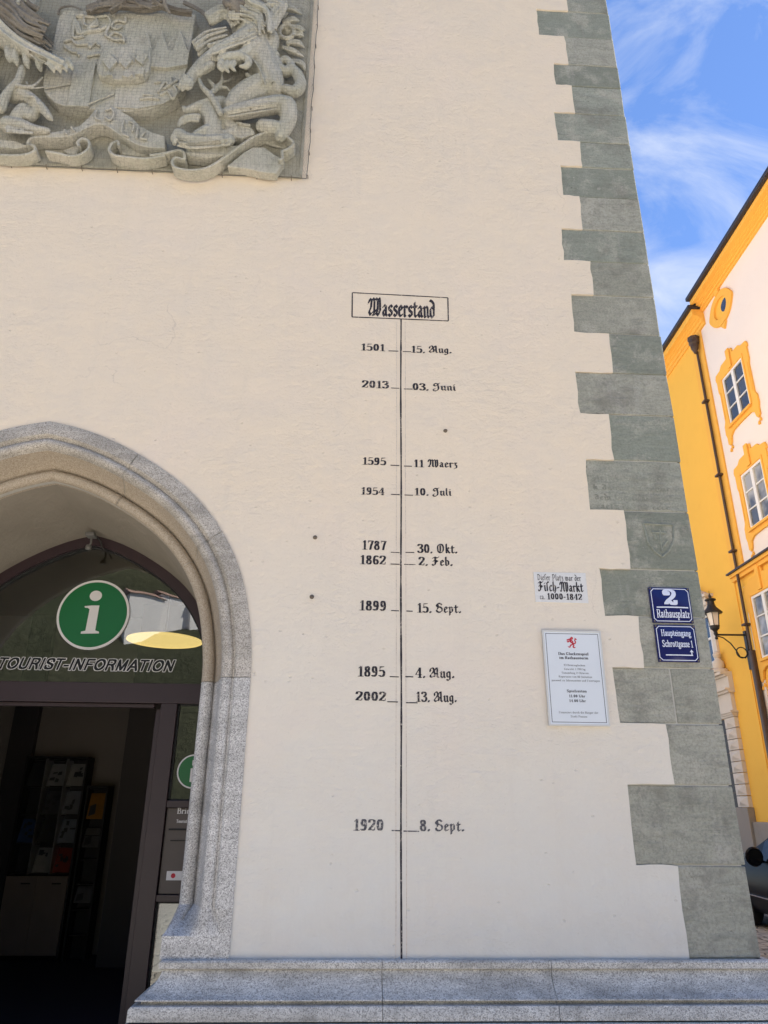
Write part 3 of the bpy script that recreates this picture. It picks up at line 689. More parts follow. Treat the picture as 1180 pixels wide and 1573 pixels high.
for dx in (-6.5, 6.5): strip(mb, [wp(616+dx, 494), wp(616.5+dx*1.3, 1473)], .0035, gy+.0004, .8)
mb.build('scored_edge', M['hair'], gauge, fixn=False)
title = MB().build('title_box', M['ink'], gauge)
mb = MB(); c_ = [wp(541.5, 449.5), wp(688, 457.3), wp(688.7, 493), wp(541, 486.8)]
for i in range(4): strip(mb, [c_[i], c_[(i+1) % 4]], .0085, gy-.0001*i, .3)
mb.build('box_outline', M['ink'], title, fixn=False)
mb = MB(); px_text(mb, 'Wasserstand', 'blackbold', 564.5, 668.5, 459.5, 486, gy, space=0, jit=.0005); mb.build('title_lettering', M['ink'], title, fixn=False)
MK = [('1501', 554.6, 591.8, 528.4, 538.7, 597, 612, 539, 618.8, 631.8, 540, '15. Aug.', 631.8, 694, 531.6, 541.8, 0),
 ('2013', 555.8, 597.6, 585, 596, 601, 613.6, 596, 620.7, 634, 597.5, '03. Juni', 634, 700.7, 589, 599.4, 0),
 ('1595', 557, 593.4, 703, 714, 600, 613.6, 714.7, 620.7, 633, 716, '11 Maerz', 635.8, 703, 706.5, 717.5, 0),
 ('1954', 554.6, 590.6, 749, 760, 600.5, 614, 759.4, 621.6, 634.6, 760.4, '10. Juli', 637, 694, 750, 761, 0),
 ('1787', 556.3, 594, 830.8, 844.4, 600.4, 614, 848.3, 623, 636.7, 848.6, '30. Okt.', 641, 703, 836, 849.4, 0),
 ('1862', 553, 593, 853.5, 867, 600, 614, 866.5, 621, 638.4, 866.8, '2. Feb.', 643, 695.7, 855.8, 868.7, 0),
 ('1899', 552.4, 593, 923, 937.8, 601, 613, 938, 624.4, 634, 938.8, '15. Sept.', 641, 708.7, 927, 941, 0),
 ('1895', 549.8, 592, 1023.7, 1039.3, 598.8, 612.7, 1039.3, 622.8, 635, 1039.6, '4. Aug.', 638.4, 698.3, 1026, 1041, 0),
 ('2002', 546, 593.3, 1062.6, 1076.6, 595, 611.4, 1078, 623.8, 641.6, 1079.5, '13. Aug.', 639, 702, 1063, 1078, 0),
 ('1920', 543, 589, 1258.8, 1276, 601.7, 616.6, 1276, 620, 644, 1276.7, '8. Sept.', 645, 713.6, 1259.8, 1276.5, 1)]
for yr, a, b, t0, b0, l0, l1, ly, r0_, r1_, ry, dt, c0, c1, t1, b1, fd in MK:
    mk = MB().build('flood_mark', M['ink'], gauge); mk['label'] = f'flood mark {yr}, {dt}'
    mt = M['ink_faded'] if fd else M['ink']
    mb = MB(); px_text(mb, yr, 'roman', a, b, t0, b0, gy, space=4, jit=.0004); mb.build('year', mt, mk, fixn=False)
    dy_, mo_ = dt.split(' '); hs_, xa0, xa1 = text_hulls(dt, 'black', 4); hd_, d0_, d1_ = text_hulls(dy_, 'black', 4); hm_, m0_, m1_ = text_hulls(mo_, 'black', 4)
    f_ = (c1-c0)/(xa1-xa0); mb = MB(); px_text(mb, dy_, 'black', c0, c0+(d1_-xa0)*f_, t1, b1, gy, space=4, jit=.0004); mb.build('day', mt, mk, fixn=False)
    mb = MB(); px_text(mb, mo_, 'black', c1-(m1_-m0_)*f_, c1, t1, b1, gy, space=4, jit=.0004); mb.build('month', mt, mk, fixn=False)
    mb = MB(); strip(mb, [wp(l0, ly), wp(l1, ly+.5)], .006, gy, .4); mb.build('tick', M['ink_faded'] if fd else M['ink'], mk, fixn=False)
    mb = MB(); strip(mb, [wp(r0_, ry), wp(r1_, ry+.3)], .006, gy, .4); mb.build('tick', M['ink_faded'] if fd else M['ink'], mk, fixn=False)

# studs left in the plaster
def stud(px, py, label):
    p = W(px, py, -.012); t_ = thing('wall_stud', label, 'stud', (p[0], 0, p[2]), 'old iron studs in the plaster')
    mb = MB(); mb.lathe((p[0], .004, p[2]), [(.018, 0), (.016, .003), (.009, .008)], 10, (0, -1, 0)); mb.build('washer', M['iron'], t_, smooth=True)
    mb = MB(); mb.tube([(p[0], .0, p[2]), (p[0]+.002, -.018, p[2]-.002), (p[0]+.008, -.03, p[2]-.012)], [.008, .007, .005], 7); mb.build('bolt', M['iron'], t_, smooth=True)
stud(684.5, 660.5, 'rusty stud right of the gauge line under the 2013 mark'); stud(484, 824.5, 'rusty stud left of the year 1787'); stud(479, 916, 'rusty stud left of the year 1899')

# ================================================================== signs on the wall
def quad_sign(c4, y0):                      # wall coordinates of four corners (top left, top right, bottom right, bottom left)
    return [tuple(np.array((W(*p, y0)[0], W(*p, y0)[2]))) for p in c4]
p_ = quad_sign([(819.5, 878.8), (899.5, 880.3), (904.3, 926.8), (823, 924.8)], -.002)
fm = thing('fish_market_plaque', 'small white painted plaque about the old fish market, beside the corner stones', 'plaque', (p_[3][0], 0, p_[3][1]))
mb = MB(); mb.wall(p_[::-1], -.004, .004); mb.build('panel', M['plaque'], fm, bevel=.0015)
mb = MB()
px_text(mb, 'Dieſer Platz war der', 'blacklight', 826, 893, 882.5, 891.8, -.0052, space=3); px_text(mb, 'Fiſch-Markt', 'black', 826.5, 897, 894, 908.3, -.0052, space=1)
px_text(mb, 'ca.', 'blacklight', 830, 837.5, 912, 920.5, -.0052); px_text(mb, '1000~1842', 'black', 841, 894.8, 912, 921.2, -.0052, space=4)
mb.build('lettering', M['ink'], fm, fixn=False)

p_ = quad_sign([(832.5, 968), (919.5, 970.5), (938, 1117), (844, 1112.3)], -.02)
bs = thing('carillon_board', 'white upright notice board with red lion and thin dark border about the carillon', 'board', (p_[3][0], 0, p_[3][1]))
BX0, BX1, BZ0, BZ1 = p_[3][0], p_[2][0]-.002, (p_[3][1]+p_[2][1])/2, (p_[0][1]+p_[1][1])/2
mb = MB(); mb.box(BX0, BX1, -.020, -.004, BZ0, BZ1); mb.build('panel', M['white_sign'], bs, bevel=.002)
mb = MB()
for x in (BX0+.02, BX1-.02):
    for z in (BZ0+.03, BZ1-.03): mb.box(x-.008, x+.008, -.005, .004, z-.008, z+.008)
mb.build('spacer', M['chrome'], bs)
mb = MB(); e_ = .007
for a in ((BX0-.0015, BX0+e_, BZ0-.0015, BZ1+.0015), (BX1-e_, BX1+.0015, BZ0-.0015, BZ1+.0015), (BX0+e_+.0001, BX1-e_-.0001, BZ0-.0015, BZ0+e_), (BX0+e_+.0001, BX1-e_-.0001, BZ1-e_, BZ1+.0015)): mb.box(a[0], a[1], -.0225, -.006, a[2], a[3])
M['grey_rim'] = plain('grey_board_rim', (.62, .62, .61), .5, .06, 20); mb.build('frame', M['grey_rim'], bs)
mb = MB(); yb_ = -.0206; i_ = .017
for a in ((BX0+i_, BX1-i_, BZ1-i_-.0028, BZ1-i_), (BX0+i_, BX1-i_, BZ0+i_, BZ0+i_+.0028)): mb.box(a[0], a[1], yb_, yb_+.0005, a[2], a[3])
for a in ((BX0+i_, BX0+i_+.0028, BZ0+i_+.0028, BZ1-i_-.0028), (BX1-i_-.0028, BX1-i_, BZ0+i_+.0028, BZ1-i_-.0028)): mb.box(a[0], a[1], yb_, yb_+.0005, a[2], a[3])
mb.build('border', M['navy'], bs)
mb = MB(); bc = (BX0+BX1)/2
def bline(txt, crop_y, wd, font, cap):
    z = W(879, 870+crop_y/6.292, yb_)[2]-cap/2; put_text(mb, txt, font, bc-wd/2, bc+wd/2, z, cap, yb_, space=6)
for txt, cy_, wd, f_, cap in (('Das Glockenspiel', 845, .186, 'roman', .0165), ('im Rathausturm', 884, .178, 'roman', .0165), ('23 Bronzeglocken', 955, .13, 'romanlight', .0115), ('Gewicht 1.700 kg', 993, .13, 'romanlight', .0115), ('Tonumfang 2 Oktaven', 1030, .165, 'romanlight', .0115),
     ('Repertoire von 80 Melodien', 1067, .203, 'romanlight', .0115), ('passend zu Jahreszeiten und Feiertagen', 1103, .292, 'romanlight', .0115), ('Spielzeiten', 1205, .12, 'roman', .0150), ('11.00 Uhr', 1253, .098, 'roman', .0150), ('14.00 Uhr', 1299, .100, 'roman', .0150),
     ('Finanziert durch die Bürger der', 1412, .235, 'romanlight', .0115), ('Stadt Passau', 1450, .098, 'romanlight', .0115)): bline(txt, cy_, wd, f_, cap)
mb.build('print', M['print'], bs, fixn=False)
# heraldic lion on the board: strokes of a broad pen
LION = ['~46,92 54,96 60,88 54,80 44,82', '~48,84 40,70 44,54 54,44 60,34', '~46,80 36,60 48,48', '42,72 26,78 14,72', '~44,64 26,62 16,54 10,58', '~58,40 48,28 38,26 30,10 22,8', '~60,36 66,24 58,10 70,4', '~60,44 76,40 84,54 78,70 86,82 92,78', '~50,66 58,60 56,46', '14,72 8,78', '14,72 8,68', '22,8 14,12', '70,4 78,6', '86,82 80,90', '40,88 34,82']
def lion_mesh(mb, x0, z0, sz, y, nib=11):
    for s_ in LION:
        P = [np.array(tuple(map(float, q.split(',')))) for q in s_.strip('~').split(' ')]
        if s_[0] == '~': P = catmull(P)
        for i, (a, b) in enumerate(zip(P[:-1], P[1:])):
            hh = hull([q+np.array((math.cos(t_), math.sin(t_)))*nib/2*(1 if len(P) > 2 else .6) for q in (a, b) for t_ in np.linspace(0, 6.28, 7)[:-1]])
            mb.add([(x0+p[0]*sz, y-(i % 7)*3e-5, z0+p[1]*sz) for p in hh], [tuple(range(len(hh)))])
mb = MB(); lp = W(879.3, 995.5, yb_); lion_mesh(mb, lp[0]-.034, lp[2], .00068, yb_); mb.build('red_lion', M['red'], bs, fixn=False)

def enamel(c4, name, label, fill):
    p_ = quad_sign(c4, .0); x0, x1 = (p_[0][0]+p_[3][0])/2, (p_[1][0]+p_[2][0])/2; z1, z0 = (p_[0][1]+p_[1][1])/2, (p_[2][1]+p_[3][1])/2
    s_ = thing(name, label, 'sign', (x0, 0, z0)); cx_, cz_ = (x0+x1)/2, (z0+z1)/2
    dome = lambda x, z: -.006-.010*(1-((x-cx_)/(x1-cx_))**2)*(1-((z-cz_)/(z1-cz_))**2)
    n = 13; rows = [[(x, dome(x, z), z) for x in np.linspace(x0, x1, n)] for z in np.linspace(z0, z1, n)]
    mb = MB(); mb.grid(rows)
    for e in (rows[0], rows[-1], [r[0] for r in rows], [r[-1] for r in rows]): mb.grid([e, [(p[0], .012, p[2]) for p in e]])
    mb.build('plate', M['enamel'], s_, smooth=True)
    mb = MB(); i_ = .010; nt_ = .017; lw = .0046
    A_ = [(x0+i_+nt_, z1-i_), (x1-i_-nt_, z1-i_), (x1-i_-nt_*.5, z1-i_-nt_*.5), (x1-i_, z1-i_-nt_), (x1-i_, z0+i_+nt_), (x1-i_-nt_*.5, z0+i_+nt_*.5), (x1-i_-nt_, z0+i_), (x0+i_+nt_, z0+i_), (x0+i_+nt_*.5, z0+i_+nt_*.5), (x0+i_, z0+i_+nt_), (x0+i_, z1-i_-nt_), (x0+i_+nt_*.5, z1-i_-nt_*.5)]
    for k in range(12):
        a, b = np.array(A_[k]), np.array(A_[(k+1) % 12]); d = (b-a)/np.hypot(*(b-a)); nr = np.array((-d[1], d[0]))*lw/2
        ns = 8
        mb.grid([[(q[0]+sg*nr[0], dome(*q)-.0007-k*2e-5, q[1]+sg*nr[1]) for q in (a-d*lw*.3+(b-a+d*lw*.6)*j/ns for j in range(ns+1))] for sg in (1, -1)])
    mb.build('border', M['enamel_white'], s_, fixn=False)
    mb = MB(); fill(mb, dome)
    mb.v = [(v[0], v[1]+dome(v[0], v[2])-.0009, v[2]) for v in mb.v]
    mb.build('lettering', M['enamel_white'], s_, fixn=False)
    mb = MB()
    for x in (x0+.009, x1-.009):
        for z in (z0+.009, z1-.009): mb.lathe((x, -.005, z), [(.006, 0), (.006, .004), (.003, .007)], 8, (0, -1, 0))
    mb.build('screw', M['iron'], s_)
cr = lambda x, y: (980+x/10.727, 890+y/10.727)
def ptx(mb, txt, font, x0, x1, yt, yb0, **k):
    a, b = cr(x0, yb0), cr(x1, yt); px_text(mb, txt, font, a[0], b[0], b[1], a[1], 0.0, **k)
def hbar(mb, xa, xb, y_, th, sh=0):
    a, b = W(*cr(xa, y_), 0), W(*cr(xb, y_), 0); z = (a[2]+b[2])/2; n = 8
    mb.grid([[(a[0]+(b[0]-a[0])*j/n, 0, z+sg*th/2) for j in range(n+1)] for sg in (1, -1)])
def fill1(mb, dome):
    ptx(mb, '2', 'fat', 418, 648, 182, 440); hbar(mb, 300, 818, 470, .008); ptx(mb, 'Rathausplatz', 'romancond', 312, 850, 508, 638, space=3)
def fill2(mb, dome):
    ptx(mb, 'Haupteingang', 'romancond', 380, 866, 838, 942, space=3); ptx(mb, 'Schrottgasse 1', 'romancond', 398, 902, 1014, 1122, space=3); hbar(mb, 452, 898, 1254, .0062)
    a = W(*cr(882, 1254), 0); z1 = W(*cr(882, 1172), 0)[2]
    mb.add([(a[0]-.0033, 0, a[2]), (a[0]+.0033, 0, a[2]), (a[0]+.0033, 0, z1-.012), (a[0]-.0033, 0, z1-.012)], [(0, 1, 2, 3)]); mb.add([(a[0]-.012, 0, z1-.013), (a[0]+.012, 0, z1-.013), (a[0], 0, z1+.003)], [(0, 1, 2)])
FONTS['romancond'] = (ROMAN, 15.5, 6.0, 0, 6.0)
ROMAN2 = dict(ROMAN); ROMAN2['2'] = '74|~14,76 26,86 30,72 18,66 12,80 22,96 42,97 58,88 60,70 48,50 26,30 14,10;~14,12 30,26 46,8 60,10 64,30'
FONTS['fat'] = (ROMAN2, 22, 7, 0, 6)
enamel([(995.2, 901.2), (1057.6, 905.0), (1065.4, 957.4), (1003.8, 956.8)], 'house_number_sign', 'blue enamel house number 2 plate on the corner stones, upper of the two', fill1)
enamel([(1004, 959.3), (1066.2, 961.6), (1075.2, 1018), (1012, 1016.4)], 'entrance_sign', 'blue enamel plate with bent arrow, directly under the house number plate', fill2)

# carved marks on the corner stones
qk = quoins[4+15]
mb = MB(); yq = min(v.co.y for v in qk.data.vertices)+ORG[qk][1]
for i, (t_, yy) in enumerate((('hie ist dem wasser', 735), ('k danz nan neder', 750.5), ('dem lande her vol', 766), ('raeſt dar m cccc', 779.5))):
    a = 911+i*1.8; put_text(mb, t_, 'blackbold', W(a, yy, 0)[0], W(a+120-i*2, yy, 0)[0], W(a, yy, 0)[2]-.0, .036, yq-.0002, space=8)
mb2 = MB()
for f in mb.f:
    P = [mb.v[i] for i in f]; n = len(P); b = [(p[0], yq-.0010-(len(mb2.f) % 37)*2e-5, p[2]) for p in P]; mb2.add(P+b, [tuple(range(n, 2*n))]+[(i, (i+1) % n, n+(i+1) % n, n+i) for i in range(n)])
M['quoin_carved'] = M['quoin']
mb2.build('carved_inscription', M['quoin'], qk)
qs = quoins[4+16]; mb = MB()
sp = [cr2 for cr2 in ((988.5, 803), (1011, 805), (1034.5, 806), (1035.5, 830), (1029, 845), (1018, 855), (1006, 846), (996, 832), (988.5, 803))]
ys_ = min(v.co.y for v in qs.data.vertices)+ORG[qs][1]
SP = [W(*p, 0) for p in sp]
mb.tube([(p[0], ys_, p[2]) for p in SP], .009, 6)
for a, b in (((1002, 817), (1024, 818)), ((1014, 812), (1018, 846)), ((1005, 818), (1009, 828)), ((1018, 840), (1026, 830))):
    p, q = W(*a, 0), W(*b, 0); mb.tube([(p[0], ys_+.002, p[2]), (q[0], ys_+.002, q[2])], .009, 6)
mb.build('carved_shield', M['quoin'], qs, smooth=True)

# ================================================================== things in the doorway
li = thing('door_lettering', 'white-outlined black italic lettering across the arched door glass', 'lettering', (2*AX+1.285, DY, 2.56))
zb_, capz = W(150, 1028.8, DY)[2], W(150, 1011.5, DY)[2]-W(150, 1028.8, DY)[2]
xb_ = W(268, 1029, DY)[0]
SANS = {'T': '62|2,92 58,92;30,92 30,6', 'O': '84|~@42,50 34 43', 'U': '74|10,94 10,36;~10,36 14,16 36,7 58,16 62,36;62,36 62,94', 'R': '74|10,6 10,92;~10,92 46,92 60,82 60,64 46,51 10,51;~40,51 52,40 64,6', 'I': '26|13,6 13,94', 'S': '70|~60,72 52,89 32,93 14,84 12,66 30,54 46,48 60,36 56,14 34,7 14,14 8,32', '-': '36|4,36 32,36', 'N': '76|10,6 10,92;10,92 62,8;62,8 62,94', 'F': '64|10,6 10,92;10,92 58,92;10,51 50,51', 'M': '86|10,6 10,92;10,92 41,8;41,8 72,92;72,92 72,6', 'A': '76|4,6 37,94;37,94 70,6;16,34 58,34'}
def sans(txt, nib):
    x = 0; out = []
    sq = [np.array((i*nib/2, j*nib/2)) for i in (-1, 1) for j in (-1, 1)] + [np.array((math.cos(q), math.sin(q)))*nib*.56 for q in np.linspace(0, 6.28, 9)[:-1]]
    for ch in txt:
        wd, st_ = SANS[ch].split('|')
        for s_ in st_.split(';'):
            sm = s_[0] == '~'; s_ = s_.strip('~')
            if s_[0] == '@': P = [np.array((42+34*math.cos(q), 50+43*math.sin(q))) for q in np.linspace(0, 2*math.pi, 25)]
            else: P = [np.array(tuple(map(float, q.split(',')))) for q in s_.split(' ')]
            if sm and len(P) < 20: P = catmull(P)
            for a, b in zip(P[:-1], P[1:]): out.append([(p[0]+x+p[1]*.24, p[1]) for p in hull([a+q for q in sq]+[b+q for q in sq])])
        x += float(wd)+9
    return out
xa_ = W(-7, 1028, DY)[0]
HS_ = {nm: sans('TOURIST-INFORMATION', nb) for nm, nb in (('letter_outline', 24), ('letter_face', 15))}
lx0 = min(p[0] for h_ in HS_['letter_outline'] for p in h_); lx1 = max(p[0] for h_ in HS_['letter_outline'] for p in h_)
for nm, mt, yy in (('letter_outline', 'white_film', DY+.0285), ('letter_face', 'black_film', DY+.0272)):
    mb = MB()
    for i, h_ in enumerate(HS_[nm]): mb.add([(xa_+(p[0]-lx0)/(lx1-lx0)*(xb_-xa_), yy-(i % 20)*3e-5, zb_+p[1]/98*capz) for p in h_], [tuple(range(len(h_)))])
    mb.build(nm, M[mt], li, fixn=False)
sg = thing('info_sign', 'round green sign with white letter i and white rim on the arched door glass', 'sign', tuple(W(143, 996, DY)))
c3 = W(143.3, 943.8, DY+.02); rad = .270
def disc(cx_, cz_, r, y0, y1, name, mt, par, n=64):
    mb = MB(); mb.wall([(cx_+r*math.cos(a), cz_+r*math.sin(a)) for a in np.linspace(0, 2*math.pi, n, endpoint=False)], y0, y1); return mb.build(name, mt, par)
disc(c3[0], c3[2], rad, DY+.018, DY+.0285, 'white_rim', M['white_film'], sg); disc(c3[0], c3[2], rad*.935, DY+.0165, DY+.0175, 'green_disc', M['green'], sg)
cz = lambda x, y: tuple(W(80+x/4.917, 800+y/4.917, DY+.016)[[0, 2]])
mb = MB(); mb.wall([cz(*p) for p in ((246, 645), (300, 640), (358, 640), (326, 828), (354, 838), (354, 851), (217, 853), (219, 838), (252, 830), (284, 668), (270, 658), (248, 656))], DY+.0145, DY+.0160)
dq = cz(331, 567); mb.wall([(dq[0]+.046*math.cos(a), dq[1]+.041*math.sin(a)) for a in np.linspace(0, 2*math.pi, 28, endpoint=False)], DY+.0145, DY+.0160)
mb.build('letter', M['white_film'], sg)
# round sticker on the side pane
st = thing('info_sticker', 'small round green and white sticker on the upper side pane', 'sticker', tuple(W(292, 1200, DY)))
c3 = W(297, 1185, DY+.02)
disc(c3[0], c3[2], .115, DY+.0225, DY+.0235, 'white_rim', M['white_film'], st, 40); disc(c3[0], c3[2], .105, DY+.0212, DY+.0222, 'green_disc', M['green'], st, 40)
mb = MB(); mb.wall([(c3[0]-.02, c3[2]-.07), (c3[0]+.03, c3[2]-.07), (c3[0]+.03, c3[2]+.02), (c3[0]-.02, c3[2]+.02)], DY+.0202, DY+.0211); mb.box(c3[0]-.012, c3[0]+.028, DY+.0202, DY+.0211, c3[2]+.04, c3[2]+.075); mb.build('letter', M['white_film'], st)
# letterbox panel between the side panes
lb = thing('letterbox', 'brown letterbox panel between the glass side panes', 'letterbox', (mxr, DY, 1.07))
M['letterbox'] = plain('letterbox_paint', (.105, .085, .075), .45, .06, 5)
hwx = -hw
mb = MB(); mb.box(mxr+.004, hwx, DY+.01, DY+.05, 1.072, 1.604); mb.build('panel', M['letterbox'], lb, bevel=.003)
mb = MB(); mb.box(mxr+.03, hwx, DY+.004, DY+.011, 1.462, 1.474); mb.box(mxr+.05, hwx-.03, DY+.003, DY+.011, 1.395, 1.401); mb.build('flap', M['gasket'], lb)
mb = MB(); z_ = W(280, 1250, DY)[2]; put_text(mb, 'Briefkasten', 'romancond', W(271.5, 1250, DY)[0], W(271.5, 1250, DY)[0]+.24, z_, .036, DY+.009, space=4)
put_text(mb, 'Tourist-Information', 'roman', W(270.5, 1263, DY)[0], W(270.5, 1263, DY)[0]+.2, W(270, 1264, DY)[2], .021, DY+.009, space=4); mb.build('lettering', M['white_film'], lb, fixn=False)
ns = thing('name_sticker', 'white sticker with a red dot low on the letterbox panel', 'sticker', tuple(W(254, 1352, DY)))
a, b = W(254.5, 1352.5, DY), W(290, 1338.5, DY)
mb = MB(); mb.box(a[0], b[0], DY+.0075, DY+.0095, a[2], b[2]); mb.build('paper', M['white_film'], ns)
disc(a[0]+.045, (a[2]+b[2])/2, .015, DY+.006, DY+.007, 'red_dot', M['red'], ns, 20)
pn = thing('pale_sheet', 'pale sheet behind the lowest side pane', 'notice', (mxr+.02, DY+.05, .2))
M['notice'] = plain('pale_sheet_surface', (.55, .55, .58), .8, .05, 6)
mb = MB(); mb.box(mxr+.016, hwx, DY+.05, DY+.056, .62, 1.015); mb.build('sheet', M['notice'], pn)  # plain pale sheet filling the view through the lowest side pane
# small floodlight under the crown of the arch
p = W(140, 828, 1.0)
fl = thing('door_floodlight', 'small grey floodlight fixed under the crown of the door arch', 'floodlight', tuple(p))
M['dull_metal'] = plain('dull_grey_metal', (.17, .165, .155), .55, .15, 20, .3)
mb = MB(); mb.box(p[0]-.034, p[0]+.034, .95, 1.03, p[2]+.012, p[2]+.042); mb.build('housing', M['dull_metal'], fl, bevel=.006)
mb = MB(); mb.tube([(p[0], 1.0, p[2]+.015), (p[0]+.004, 1.0, p[2]-.035), (p[0]-.006, 1.0, p[2]-.055)], .008, 8); mb.lathe((p[0]-.008, 1.0, p[2]-.085), [(.022, 0), (.026, .014), (.019, .034)], 12); mb.build('lamp_head', M['dull_metal'], fl, smooth=True)
mb = MB(); mb.tube([(p[0]+.03, 1.02, p[2]+.03), (p[0]+.055, 1.06, p[2]), (p[0]+.06, 1.08, p[2]-.03), (p[0]+.09, 1.10, p[2]-.07)], .007, 6); mb.build('cable', M['dark_iron'], fl, smooth=True)
# pendant lamp inside
pc = W(253, 985, 3.2); rr_ = (W(312, 985, 3.2)[0]-W(197, 985, 3.2)[0])/2
pd = thing('pendant_lamp', 'wide golden pendant lamp shining behind the door glass', 'lamp', tuple(pc))
mb = MB(); n = 40
mb.grid([[(pc[0]+r_*math.cos(a), pc[1]+r_*math.sin(a), pc[2]+h_) for a in np.linspace(0, 2*math.pi, n+1)] for r_, h_ in ((rr_, 0), (rr_*.99, .012), (rr_*.8, .03), (rr_*.5, .045), (rr_*.25, .055), (.003, .06))]); mb.build('shade', M['lamp_lit'], pd, smooth='full')
mb = MB(); mb.tube([(pc[0], pc[1], pc[2]+.06), (pc[0], pc[1], 3.95)], .008, 6); mb.build('cord', M['gasket'], pd)
# leaflet racks
def rack(x0, x1, y, z0, z1, nc, nr, zc, label):
    t_ = thing('leaflet_rack', label, 'rack', ((x0+x1)/2, y, .06), 'leaflet racks inside the door')
    mb = MB(); mb.box(x0, x1, y+.22, y+.25, z0, z1); mb.box(x0, x0+.02, y, y+.22, z0, z1); mb.box(x1-.02, x1, y, y+.22, z0, z1); mb.box(x0+.02, x1-.02, y, y+.22, z1-.02, z1); mb.build('case', M['shelf_black'], t_)
    for j in range(1, nc):
        x = x0+(x1-x0)*j/nc; mb = MB(); mb.box(x-.008, x+.008, y+.005, y+.21, zc, z1-.022); mb.build('divider', M['alloy'] if nc > 1 else M['shelf_black'], t_)
    for i in range(nr+1):
        z = zc+(z1-.03-zc)*i/nr; mb = MB(); mb.box(x0+.021, x1-.021, y+.06, y+.215, z-.008, z+.004); mb.build('shelf', M['shelf_black'], t_)
    if zc > z0+.3:
        for k in range(2):
            mb = MB(); xa, xb = x0+.02+(x1-x0-.04)*k/2, x0+.02+(x1-x0-.04)*(k+1)/2-.004; mb.box(xa, xb, y-.004, y+.02, z0+.06, zc-.02); dr = mb.build('cabinet_door', M['cabinet'], t_)
            mb = MB(); mb.box(xb-.16, xb-.06, y-.02, y-.004, zc-.1, zc-.085); mb.build('handle', M['gasket'], dr)
    return t_
ry_ = 4.9
def wx(px, py): return W(px, py, ry_)[0]
RX0, RX1 = W(41, 1162, ry_)[0], W(136, 1162, ry_)[0]; RZ1 = W(90, 1162, ry_)[2]; RC = W(60, 1343, ry_)[2]
rack(RX0, RX1, ry_, .06, RZ1, 3, 4, RC, 'taller black leaflet rack with cabinet doors inside the entrance')
SX0, SX1 = RX1+.03, W(166, 1207, ry_)[0]; SZ1 = W(150, 1207, ry_)[2]
rack(SX0, SX1, ry_+.02, .06, SZ1, 1, 6, .30, 'lower narrow leaflet rack right of the taller one')
LC = [((.40, .40, .42), 'white leaflet with dark pictures, top row middle of the tall rack', 1, 3), ((.42, .41, .40), 'white framed leaflet, top right of the tall rack', 2, 3), ((.06, .06, .07), 'dark leaflet with a pale motif, top left of the tall rack', 0, 3), ((.30, .31, .36), 'blue-white wavy leaflet, second row right of the tall rack', 2, 2), ((.10, .10, .12), 'dark leaflet, second row middle of the tall rack', 1, 2),
      ((.28, .31, .38), 'pale blue leaflet, third row right of the tall rack', 2, 1), ((.05, .05, .05), 'black leaflet, third row middle of the tall rack', 1, 1), ((.06, .12, .30), 'blue leaflet, third row left of the tall rack', 0, 1), ((.36, .05, .03), 'red leaflet, bottom row right of the tall rack', 2, 0), ((.40, .39, .38), 'striped white leaflet, bottom row middle of the tall rack', 1, 0)]
M['ink_dark_print'] = plain('picture_print', (.03, .03, .04), .5, .4, 25)
for k, (c_, lab, cx_, rz_) in enumerate(LC):
    x0 = RX0+.03+(RX1-RX0-.04)*cx_/3; x1 = x0+(RX1-RX0)/3-.05; z0 = RC+(RZ1-.03-RC)*rz_/4+.012; z1 = z0+(RZ1-RC)/4*.80
    mt = plain(f'leaflet_paper_{k}', tuple(q*.55 for q in c_), .5, .25, 12)
    t_ = thing('leaflet', lab, 'leaflet', (x0, ry_+.1, z0), 'leaflets in the racks')
    mb = MB(); mb.hexa([(x0, ry_+.07, z0), (x1, ry_+.07, z0), (x1, ry_+.09, z0), (x0, ry_+.09, z0), (x0, ry_+.17, z1), (x1, ry_+.17, z1), (x1, ry_+.19, z1), (x0, ry_+.19, z1)]); mb.build('cover', mt, t_)
    mb = MB(); f = lambda q, r: (x0+(x1-x0)*q, ry_+.07+.1*r-.003, z0+(z1-z0)*r)
    g_ = np.random.default_rng(k+3)
    for j in range(4+k % 3):
        a_, b_ = g_.uniform(.08, .6), g_.uniform(.08, .75); w2, h2_ = g_.uniform(.12, .32), g_.uniform(.06, .22); e_ = g_.uniform(-.05, .05, 4)
        mb.add([tuple(np.array(f(q, r))-[0, j*.0006, 0]) for q, r in ((a_+e_[0], b_), (a_+w2, b_+e_[1]), (a_+w2+e_[2], b_+h2_), (a_, b_+h2_+e_[3]))], [(0, 1, 2, 3)])
    mb.build('picture', M['ink_dark_print'], t_, fixn=False)
